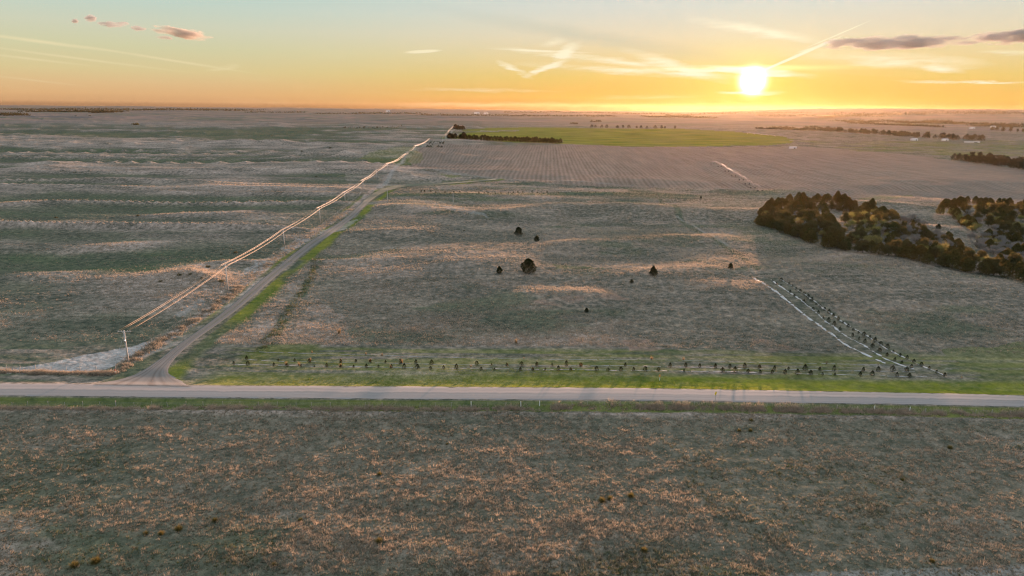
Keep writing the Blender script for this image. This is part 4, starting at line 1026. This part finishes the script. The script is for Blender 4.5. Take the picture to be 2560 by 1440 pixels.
for (px, py), tp, q_ in zip(PB, tops_px, base):
    r_ = np.hypot(q_[0], q_[1]); dt = ray(px, tp)[0]; zt = CAM_H + dt[2] / math.hypot(dt[0], dt[1]) * r_; heights.append(float(np.clip(zt - q_[2], 8.6, 11.5)))
print('pole heights', [round(h, 1) for h in heights])
nx, ny = -dv[1], dv[0]
for i, (q_, h) in enumerate(zip(base, heights)):
    r = empty('power_pole', (q_[0], q_[1], q_[2]), az_line)
    lab = ['weathered power pole at the corner, with equipment halfway up', 'power pole beside the sandy patch left of the track'][i] if i < 2 else 'slim power pole beside the track, ' + ordn(i + 1) + ' along the line from the corner'
    tagp(r, lab, 'power pole', 'power poles along the track')
    m = MB(); m.tube([(0, 0, -1), (0, 0, h)], [.27, .19], 10); m.build('pole', M_dpole if i == 8 else M_pole, r, True)
    m = MB(); m.box((.14, 0, h - .35), (.11, 3.5 if i else 3.9, .13)); m.build('crossarm', M_pole, r)
    for s_ in (-1.65, -.9, .9, 1.75) if i == 0 else (-1.5, 1.6, .9):
        m = MB(); m.tube([(.14, s_, h - .30), (.14, s_, h - .2), (.14, s_, h - .02)], [.05, .075, .04], 8); m.build('insulator', M_glass, r, True)
    for s_ in (-1, 1):
        m = MB(); m.tube([(.12, s_ * .75, h - .38), (.05, 0, h - 1.1)], .025, 5); m.build('brace', M_steel, r)
    if i == 0:
        m = MB(); m.tube([(-.32, .02, h - 3.6), (-.32, .02, h - 2.7)], [.22, .22], 12); m.tube([(-.32, .02, h - 2.7), (-.32, .02, h - 2.55)], [.06, .05], 6); m.build('transformer', M_steel, r, True)
        m = MB(); m.box((-.14, 0, h - 1.9), (.08, 1.3, .08)); m.tube([(-.14, .5, h - 1.9), (-.14, .5, h - 2.5)], .05, 6); m.tube([(-.14, -.5, h - 1.9), (-.14, -.5, h - 2.5)], .05, 6); m.build('cutout_bracket', M_steel, r)
        m = MB(); m.tube([(-.1, 0, h - .8), (-7.0, 1.0, 0)], .02, 4); m.build('guy_wire', M_steel, r)
def wire(off, dz, label, i0=0, rad=.036):
    pts = []
    for i in range(i0, len(base)):
        if i > i0:
            a0 = pts[-1]
            bx = base[i]; e = Vector((bx[0] + nx * off + dv[0] * .14, bx[1] + ny * off + dv[1] * .14, bx[2] + heights[i] + dz))
            L = (e - a0).length; ns = 14
            for k in range(1, ns + 1):
                t = k / ns; p = a0.lerp(e, t); p.z -= 4 * t * (1 - t) * L * .010; pts.append(p)
        else:
            bx = base[i]; pts.append(Vector((bx[0] + nx * off + dv[0] * .14, bx[1] + ny * off + dv[1] * .14, bx[2] + heights[i] + dz)))
    m = MB(); rr = [rad + .00006 * math.hypot(p.x, p.y) for p in pts]; m.tube(pts, rr, 6)
    o = m.build('power_wire', M_wire, None, True); tagp(o, label, 'wire', 'wires strung between the power poles')
wire(1.65, 0, 'sunlit wire on the outer left end of the crossarms')
wire(.9, 0, 'sunlit wire second from the left on the crossarms')
wire(-1.6, 0, 'sunlit wire on the right end of the crossarms')
wire(-.9, -.1, 'sunlit wire third from the left on the crossarms')
# far part of the line
fb = G(np.array([1107, 1114, 1121, 1128, 1134, 1139.]), np.array([355, 345, 337, 329, 322, 317.]))
for i, q_ in enumerate(fb):
    r = empty('power_pole', tuple(q_), az_line); tagp(r, 'tiny far power pole, ' + ordn(i + 1) + ' after the gap in the line', 'power pole', 'far power poles beyond the gap')
    m = MB(); m.tube([(0, 0, -1), (0, 0, 10)], [.2, .16], 6); m.build('pole', M_pole, r); m = MB(); m.box((.2, 0, 9.6), (.15, 2.6, .16)); m.build('crossarm', M_pole, r)
for off in (1.1, -1.1):
    m = MB(); m.tube([(q_[0] + nx * off, q_[1] + ny * off, q_[2] + 9.8) for q_ in fb], .14, 5); o = m.build('power_wire', M_wire, None, True)
    tagp(o, 'far sunlit wire on the ' + ('left' if off > 0 else 'right') + ' beyond the gap in the line', 'wire', 'far wires beyond the gap')
for (px, py, tp, lab) in [(969, 503, 472, 'slim pole by the bend of the track'), (1133, 506, 480, 'slim pole in the dunes right of the bend'), (1207, 353, 344, 'pale pole in front of the windbreak, left of its pair'), (1307, 355, 346, 'pale pole in front of the windbreak, right of its pair'), (1407, 357, 350, 'pale pole at the right end of the windbreak')]:
    q_ = g1(px, py); r_ = np.hypot(q_[0], q_[1]); dt = ray(px, tp)[0]; h = CAM_H + dt[2] / math.hypot(dt[0], dt[1]) * r_ - q_[2]
    r = empty('utility_pole', tuple(q_)); tagp(r, lab, 'power pole', None)
    m = MB(); m.tube([(0, 0, -1), (0, 0, h)], [.2 + r_ * .00008, .14 + r_ * .00006], 8); m.build('pole', M_pole, r); m = MB(); m.tube([(0, 0, h), (0, 0, h + .35)], [.07, .05], 6); m.build('insulator', M_glass, r)

# ---------------------------------------------------------------- fences
M_post = simple('fence_post', (.34, .30, .27), .9, 0, .2, 2); M_wpost = simple('white_post', (.72, .70, .66), .7, 0, .08, 2); M_fw = simple('fence_wire', (.25, .24, .24), .5, .5, .1, 2)
def fence(pxline, step, label, white=(), hgt=1.25):
    L = G(*resample(np.array(pxline, float), 60).T)[:, :2]; seg = np.hypot(*np.diff(L, axis=0).T); c = np.r_[0, np.cumsum(seg)]
    d = 0; P = []
    while d < c[-1]: P.append((np.interp(d, c, L[:, 0]), np.interp(d, c, L[:, 1]))); d += step * random.uniform(.85, 1.15)
    P = np.array(P); z = ground_z(P[:, 0], P[:, 1]); r = empty('wire_fence', (P[0, 0], P[0, 1], z[0])); tagp(r, label, 'fence', None)
    Q = np.c_[P, z] - np.array([P[0, 0], P[0, 1], z[0]])
    for i, q_ in enumerate(Q):
        big = i in white or random.random() < .12; h = hgt * random.uniform(.85, 1.1) + (.25 if big else 0); lx = random.gauss(0, .06)
        m = MB(); m.tube([(q_[0], q_[1], q_[2] - .4), (q_[0] + lx, q_[1], q_[2] + h)], [.09 if big else .055] * 2, 6); m.build('post', M_wpost if big and random.random() < .5 else M_post, r)
    for k in (.4, .75, 1.1):
        m = MB(); m.tube([(q_[0], q_[1], q_[2] + k) for q_ in Q], .012, 3); m.build('wire', M_fw, r)
fence([(-60, 1013), (40, 1014), (300, 1015.5), (700, 1015), (1200, 1016), (1560, 1012), (1800, 1014), (2100, 1024), (2300, 1031), (2620, 1038)], 4.6, 'long wire fence along the near side of the gravel road')
fence([(-60, 922), (20, 922), (70, 923), (180, 925), (285, 927)], 4.2, 'short wire fence in front of the pale sand at the left corner')
fence([(290, 925), (325, 890), (360, 868), (430, 822), (520, 762), (600, 700), (680, 640), (770, 588), (850, 528), (905, 482)], 6.0, 'wire fence running along the left side of the dirt track')

# ---------------------------------------------------------------- signs and markers
M_yel = simple('yellow_sign', (.85, .55, .02), .5, 0, .05, 2); M_red = simple('red_paint', (.45, .04, .03), .6, 0, .1, 2); M_org = simple('orange_cap', (.9, .25, .03), .5, 0, .05, 2)
q_ = g1(1788, 1004)
r = empty('road_sign', tuple(q_), math.radians(42)); tagp(r, 'yellow diamond road sign on a thin post at the near edge of the gravel road', 'road sign')
m = MB(); m.box((0, 0, 1.0), (.07, .07, 2.6)); m.build('post', M_steel, r)
m = MB(); s_ = .62; y_ = .05; zc = 2.3
m.add([(-s_, y_, zc), (0, y_, zc - s_), (s_, y_, zc), (0, y_, zc + s_), (-s_, y_ + .02, zc), (0, y_ + .02, zc - s_), (s_, y_ + .02, zc), (0, y_ + .02, zc + s_)], [(0, 1, 2, 3), (7, 6, 5, 4), (0, 4, 5, 1), (1, 5, 6, 2), (2, 6, 7, 3), (3, 7, 4, 0)]); m.build('sign_panel', M_yel, r)
q_ = g1(1649, 951); r = empty('marker_post', tuple(q_)); tagp(r, 'white marker post with an orange top in the far verge of the road', 'marker post')
m = MB(); m.tube([(0, 0, -.3), (0, 0, 1.0)], .07, 8); m.build('post', M_wpost, r); m = MB(); m.tube([(0, 0, 1.0), (0, 0, 1.75), (0, 0, 1.85)], [.10, .10, .03], 8); m.build('cap', M_org, r)
q_ = g1(289, 935); r = empty('marker_post', tuple(q_)); tagp(r, 'white marker post with a red top at the fence corner by the junction', 'marker post')
m = MB(); m.tube([(0, 0, -.3), (0, 0, .9)], .09, 8); m.build('post', M_wpost, r); m = MB(); m.tube([(0, 0, .9), (0, 0, 1.5)], .1, 8); m.build('cap', M_red, r)

# ---------------------------------------------------------------- irrigation machines
M_pipe = simple('zinc_pipe', (.42, .32, .27), .5, .3, .1, 1); M_tyre = simple('tyre_rubber', (.03, .03, .03), .9, 0, .2, 2)
def pivot(pxpts, label, h=4.2, rad=.10):
    T = G(*np.array(pxpts, float).T); r = empty('irrigation_machine', tuple(T[0])); tagp(r, label, 'irrigator', 'centre pivot irrigators in the fields'); Q = T - T[0]
    for i in range(len(Q) - 1):
        p, q = Vector(Q[i]) + Vector((0, 0, h)), Vector(Q[i + 1]) + Vector((0, 0, h)); m = MB(); pts = []
        for k in range(9):
            t = k / 8; a_ = p.lerp(q, t); a_.z += 4 * t * (1 - t) * 1.3; pts.append(a_)
        m.tube(pts, rad, 6)
        d_ = (q - p).normalized(); sd_ = Vector((-d_.y, d_.x, 0))
        for s_ in (-1, 1):
            lo = [a_ + sd_ * s_ * .6 - Vector((0, 0, 1.3 if 0 < k < 8 else .3)) for k, a_ in enumerate(pts)]; m.tube(lo, rad * .25, 4)
            for k in range(1, 8): m.tube([pts[k], lo[k]], rad * .2, 3)
        m.build('span', M_pipe, r, True)
    for i, q_ in enumerate(Q):
        d_ = Q[min(i + 1, len(Q) - 1)] - Q[max(i - 1, 0)]; d_ = Vector((d_[0], d_[1], 0)).normalized(); sd_ = Vector((-d_.y, d_.x, 0)); c = Vector(q_); m = MB()
        for s_ in (-1, 1):
            m.tube([c + Vector((0, 0, h)), c + sd_ * s_ * 2.0 + Vector((0, 0, .8))], rad * .5, 5)
        m.tube([c - sd_ * 2 + Vector((0, 0, .8)), c + sd_ * 2 + Vector((0, 0, .8))], rad * .5, 5); tw = m.build('tower', M_pipe, r)
        for s_ in (-1, 1):
            w0 = c + sd_ * s_ * 2.0 + Vector((0, 0, .62)); m = MB(); m.tube([w0 - d_ * .2, w0 + d_ * .2], .65, 12); m.build('wheel', M_tyre, r)
pivot([(1781, 411), (1799, 417), (1817, 429), (1834, 441), (1853, 451), (1868, 461), (1882, 471), (1900, 478)], 'long arched irrigation machine glowing in the stubble field below the sun')
pivot([(1868, 336), (1885, 337.5), (1902, 339), (1920, 341), (1938, 343)], 'far pale irrigation machine at the right end of the green field', 4.2, .3)

# ---------------------------------------------------------------- small far buildings
M_wall = simple('pale_metal_wall', (.66, .64, .62), .6, 0, .08, .3); M_roof = simple('metal_roof', (.50, .50, .52), .45, .3, .08, .3); M_dark = simple('dark_opening', (.06, .055, .05), .8, 0, .1, 1)
def shed(px, py, w, d, h, rz, label, mat=None):
    q_ = g1(px, py); r = empty('farm_shed', tuple(q_), rz); tagp(r, label, 'shed', None)
    m = MB(); m.box((0, 0, h / 2 - .5), (w, d, h + 1)); m.build('wall', mat or M_wall, r)
    m = MB(); e = .5; hh = h * .45
    m.add([(-w / 2 - e, -d / 2 - e, h + .02), (w / 2 + e, -d / 2 - e, h + .02), (w / 2 + e, d / 2 + e, h + .02), (-w / 2 - e, d / 2 + e, h + .02), (-w / 2 - e, 0, h + hh), (w / 2 + e, 0, h + hh)], [(0, 1, 5, 4), (2, 3, 4, 5), (0, 4, 3), (1, 2, 5), (0, 3, 2, 1)]); m.build('roof', M_roof, r)
    m = MB(); m.box((w * .2, -d / 2 - .03, h * .38), (w * .25, .08, h * .75)); m.build('door', M_dark, r)
shed(2285, 351, 16, 10, 4, .3, 'pale shed in front of the far shelter belt, left of its pair')
shed(2362, 352, 14, 9, 4, -.2, 'small pale shed in front of the far shelter belt, right of its pair')
shed(1982, 371, 14, 4, 2.5, .1, 'low white trailer-like shed at the edge of the field right of the sun')
shed(2430, 356, 40, 6, 1.6, .1, 'long low pale shed at the right end of the shelter belt')
shed(2482, 319, 26, 12, 6, .3, 'far white farm shed near the right edge', )
shed(2430, 322, 20, 12, 5, .1, 'far small white shed left of the white farm shed')
shed(970, 279.5, 60, 30, 12, .2, 'tiny white building on the horizon, left of the power line')
shed(1192, 285, 60, 30, 12, .2, 'tiny white building far off, above the little grove')
shed(1215, 285, 50, 30, 10, .0, 'tiny pale building far off, right of the white one')

# ---------------------------------------------------------------- water, far woods
M_wat, b, out = mat_new('river_water')
p_ = b.N.new('ShaderNodeBsdfPrincipled'); p_.inputs['Base Color'].default_value = (.25, .22, .2, 1); p_.inputs['Roughness'].default_value = .12; p_.inputs['IOR'].default_value = 1.33
bp = b.N.new('ShaderNodeBump'); bp.inputs['Strength'].default_value = .1; g_ = b.N.new('ShaderNodeNewGeometry'); b.put(bp.inputs['Height'], b.noise(g_.outputs['Position'], .2, 3)); b.L.new(bp.outputs[0], p_.inputs['Normal']); b.L.new(p_.outputs[0], out.inputs[0])
V = []
wl = [(1998, 299.2, 298.2), (2025, 298.6, 297.4), (2050, 297.6, 295.6), (2075, 296.2, 293.6), (2100, 295.4, 293.9), (2125, 295.2, 294.4)]
Vn = gz(np.array([w[0] for w in wl]), np.array([w[1] for w in wl])); Vf = gz(np.array([w[0] for w in wl]), np.array([w[2] for w in wl]))
zw = max(H(Vn[:, 0], Vn[:, 1]).max(), H(Vf[:, 0], Vf[:, 1]).max()) + 1.2
Vv = np.r_[np.c_[Vn, np.full(len(wl), zw)], np.c_[Vf, np.full(len(wl), zw)]]; n = len(wl)
o = np_mesh('river_water', Vv, np.array([(i, i + 1, n + i + 1, n + i) for i in range(n - 1)]), M_wat); tagp(o, 'far strip of bright water right of the sun', None, None, 'structure')
def far_wood(pxline, n, hgt, depth, label, size, dens=1):
    L = G(*np.array(pxline, float).T); c = np.r_[0, np.cumsum(np.hypot(*np.diff(L[:, :2], axis=0).T))]
    t = rng.uniform(0, c[-1], n); x = np.interp(t, c, L[:, 0]); y = np.interp(t, c, L[:, 1]) + rng.uniform(-depth, depth, n)
    u = x / (hgt * 2.2); top = hgt * np.clip(.62 + .5 * vn(u, y * 0, 301) + .25 * vn(u * 3, y * 0, 302), .12, 1.3)
    z = H(x, y) + top * rng.uniform(0, 1, n) ** .8
    return leaf_quads(np.stack([x, y, z], 1), size)
FW = []
for ln, n, h, dp, sz in [([(-40, 287), (25, 288), (48, 289)], 700, 16, 120, 5), ([(80, 279.5), (200, 280), (290, 280.5)], 1400, 18, 250, 7), ([(235, 282.5), (290, 281.5)], 300, 16, 120, 6), ([(20, 274), (140, 274.5), (420, 275), (640, 276)], 2200, 22, 700, 9),
     ([(1610, 292), (1680, 293), (1780, 295)], 900, 20, 250, 7), ([(1890, 322), (1960, 324), (2060, 327)], 900, 15, 25, 3), ([(1920, 320), (2060, 326)], 400, 12, 25, 3), ([(2120, 309), (2200, 312), (2350, 318)], 1200, 15, 60, 4), ([(2090, 303), (2300, 308), (2560, 314)], 1500, 16, 150, 5),
     ([(2250, 309), (2350, 306), (2420, 309)], 700, 18, 100, 5), ([(1475, 305), (1505, 305)], 160, 11, 20, 3), ([(1425, 309), (1445, 310)], 80, 9, 20, 3), ([(2420, 315), (2560, 318)], 600, 15, 60, 4), ([(890, 284), (1050, 284)], 500, 16, 200, 6), ([(1040, 288), (1200, 289), (1540, 291)], 1300, 16, 250, 6), ([(1260, 281), (1500, 282)], 900, 18, 500, 8),
     ([(620, 281), (760, 281.5)], 350, 15, 150, 6), ([(790, 284.5), (900, 285)], 250, 12, 120, 5), ([(860, 321), (1000, 320)], 60, 6, 60, 3), ([(1500, 283), (2000, 285)], 1500, 18, 500, 8), ([(2100, 287), (2560, 289)], 1400, 20, 500, 8), ([(1900, 290), (2200, 290)], 700, 16, 300, 7)]:
    V = far_wood(ln, n, h, dp, '', sz); FW.append(V)
o = tri_obj('distant_woods', np.concatenate(FW), M_far); tagp(o, 'far-off strips of woodland scattered along the horizon', None, None, 'stuff')

# ---------------------------------------------------------------- clouds: real puffs of vapour, far away
def cloud(name, px0, px1, py, th, dens, label, seedv, tilt=0, dist=26000, lift=.35, tint=(.50, .47, .46, 1)):
    a0 = ray(px0, py - tilt / 2)[0]; a1 = ray(px1, py + tilt / 2)[0]
    p0 = np.array([a0[0], a0[1]]) / a0[1] * dist; p1 = np.array([a1[0], a1[1]]) / a1[1] * dist
    z0 = CAM_H + a0[2] / a0[1] * dist; z1 = CAM_H + a1[2] / a1[1] * dist
    cx, cy, cz = (p0[0] + p1[0]) / 2, (p0[1] + p1[1]) / 2, (z0 + z1) / 2
    hx = abs(p1[0] - p0[0]) / 2; hz = th / F * dist / 2; hy = hx * .5
    bm = MB(); nu, nv = 24, 12; vs = []; fs = []
    for j in range(nv + 1):
        for i in range(nu):
            th_ = math.pi * j / nv; ph = 2 * math.pi * i / nu
            vs.append((math.sin(th_) * math.cos(ph), math.sin(th_) * math.sin(ph), math.cos(th_)))
    for j in range(nv):
        for i in range(nu): fs.append((j * nu + i, (j + 1) * nu + i, (j + 1) * nu + (i + 1) % nu, j * nu + (i + 1) % nu))
    bm.add(vs, fs)
    mt, b, out = mat_new(name + '_vapour'); t = b.N.new('ShaderNodeTexCoord'); ob = t.outputs['Object']
    rad = b.vm('LENGTH', ob); sc = b.vm('ADD', b.vm('MULTIPLY', ob, (hx / hz * .34, 1.2, 1.3)), (seedv, seedv * 1.7, 0))
    nz = b.noise(sc, 1.0, 5, .62, .3)
    env = b.m('MULTIPLY', b.m('MINIMUM', b.m('SUBTRACT', 1.0, rad), .4), 2.4)
    body = b.mapr(b.m('ADD', env, b.m('MULTIPLY', b.m('SUBTRACT', nz, .52), 5.5)), .35, 1.0, 0, dens / (hy * 2))
    v = b.N.new('ShaderNodeVolumePrincipled'); v.inputs['Color'].default_value = tint; v.inputs['Anisotropy'].default_value = 0; b.put(v.inputs['Density'], body)
    b.L.new(v.outputs[0], out.inputs['Volume'])
    mt.cycles.volume_step_rate = 1.0
    o = bm.build(name, mt); o.location = (cx, cy, cz); o.scale = (hx, hy, hz); o.rotation_euler = (0, math.atan2(-(z1 - z0), p1[0] - p0[0]), 0)
    tagp(o, label, 'cloud', None); return o
cloud('cloud', 372, 535, 82, 29, 5, 'orange-tinted small cloud, largest of those at the upper left', 1.3, 22, tint=(.64, .55, .47, 1))
cloud('cloud', 238, 325, 60, 16, 3, 'thin grey cloud left of the orange-tinted one', 4.1, 0)
cloud('cloud', 208, 246, 46, 20, 3, 'small puffy grey cloud near the top left', 7.7, 0)
cloud('cloud', 175, 198, 52, 13, 3, 'tiniest grey cloud at the far left of the group', 9.2, 0)
cloud('cloud', 322, 368, 71, 14, 2.5, 'faint grey wisp between the thin and the orange clouds', 12.9, 6)
cloud('cloud', 388, 436, 94, 10, 2, 'faint orange wisp under the orange-tinted cloud', 15.4, 2)
cloud('cloud', 2040, 2450, 106, 36, 7, 'long dark mauve cloud right of the vapour trail', 21.0, -6)
cloud('cloud', 2420, 2680, 92, 36, 7, 'dark mauve cloud cut by the right edge of the picture', 24.6, -6)

# prototypes are not part of the place
for p in ALLP:
    for c_ in list(p.children): bpy.data.objects.remove(c_)
    bpy.data.objects.remove(p)

# ---------------------------------------------------------------- haze
HZ = MB(); HZ.box((0, 0, 75), (54000, 54000, 230)); hzm, b, out = mat_new('haze_air')
v = b.N.new('ShaderNodeVolumePrincipled'); v.inputs['Color'].default_value = (.95, .70, .40, 1); v.inputs['Density'].default_value = 2.6e-6; v.inputs['Anisotropy'].default_value = .74
b.L.new(v.outputs[0], out.inputs['Volume'])
haze = HZ.build('haze', hzm); tagp(haze, 'thin evening haze lying over the whole plain', None, None, 'stuff')
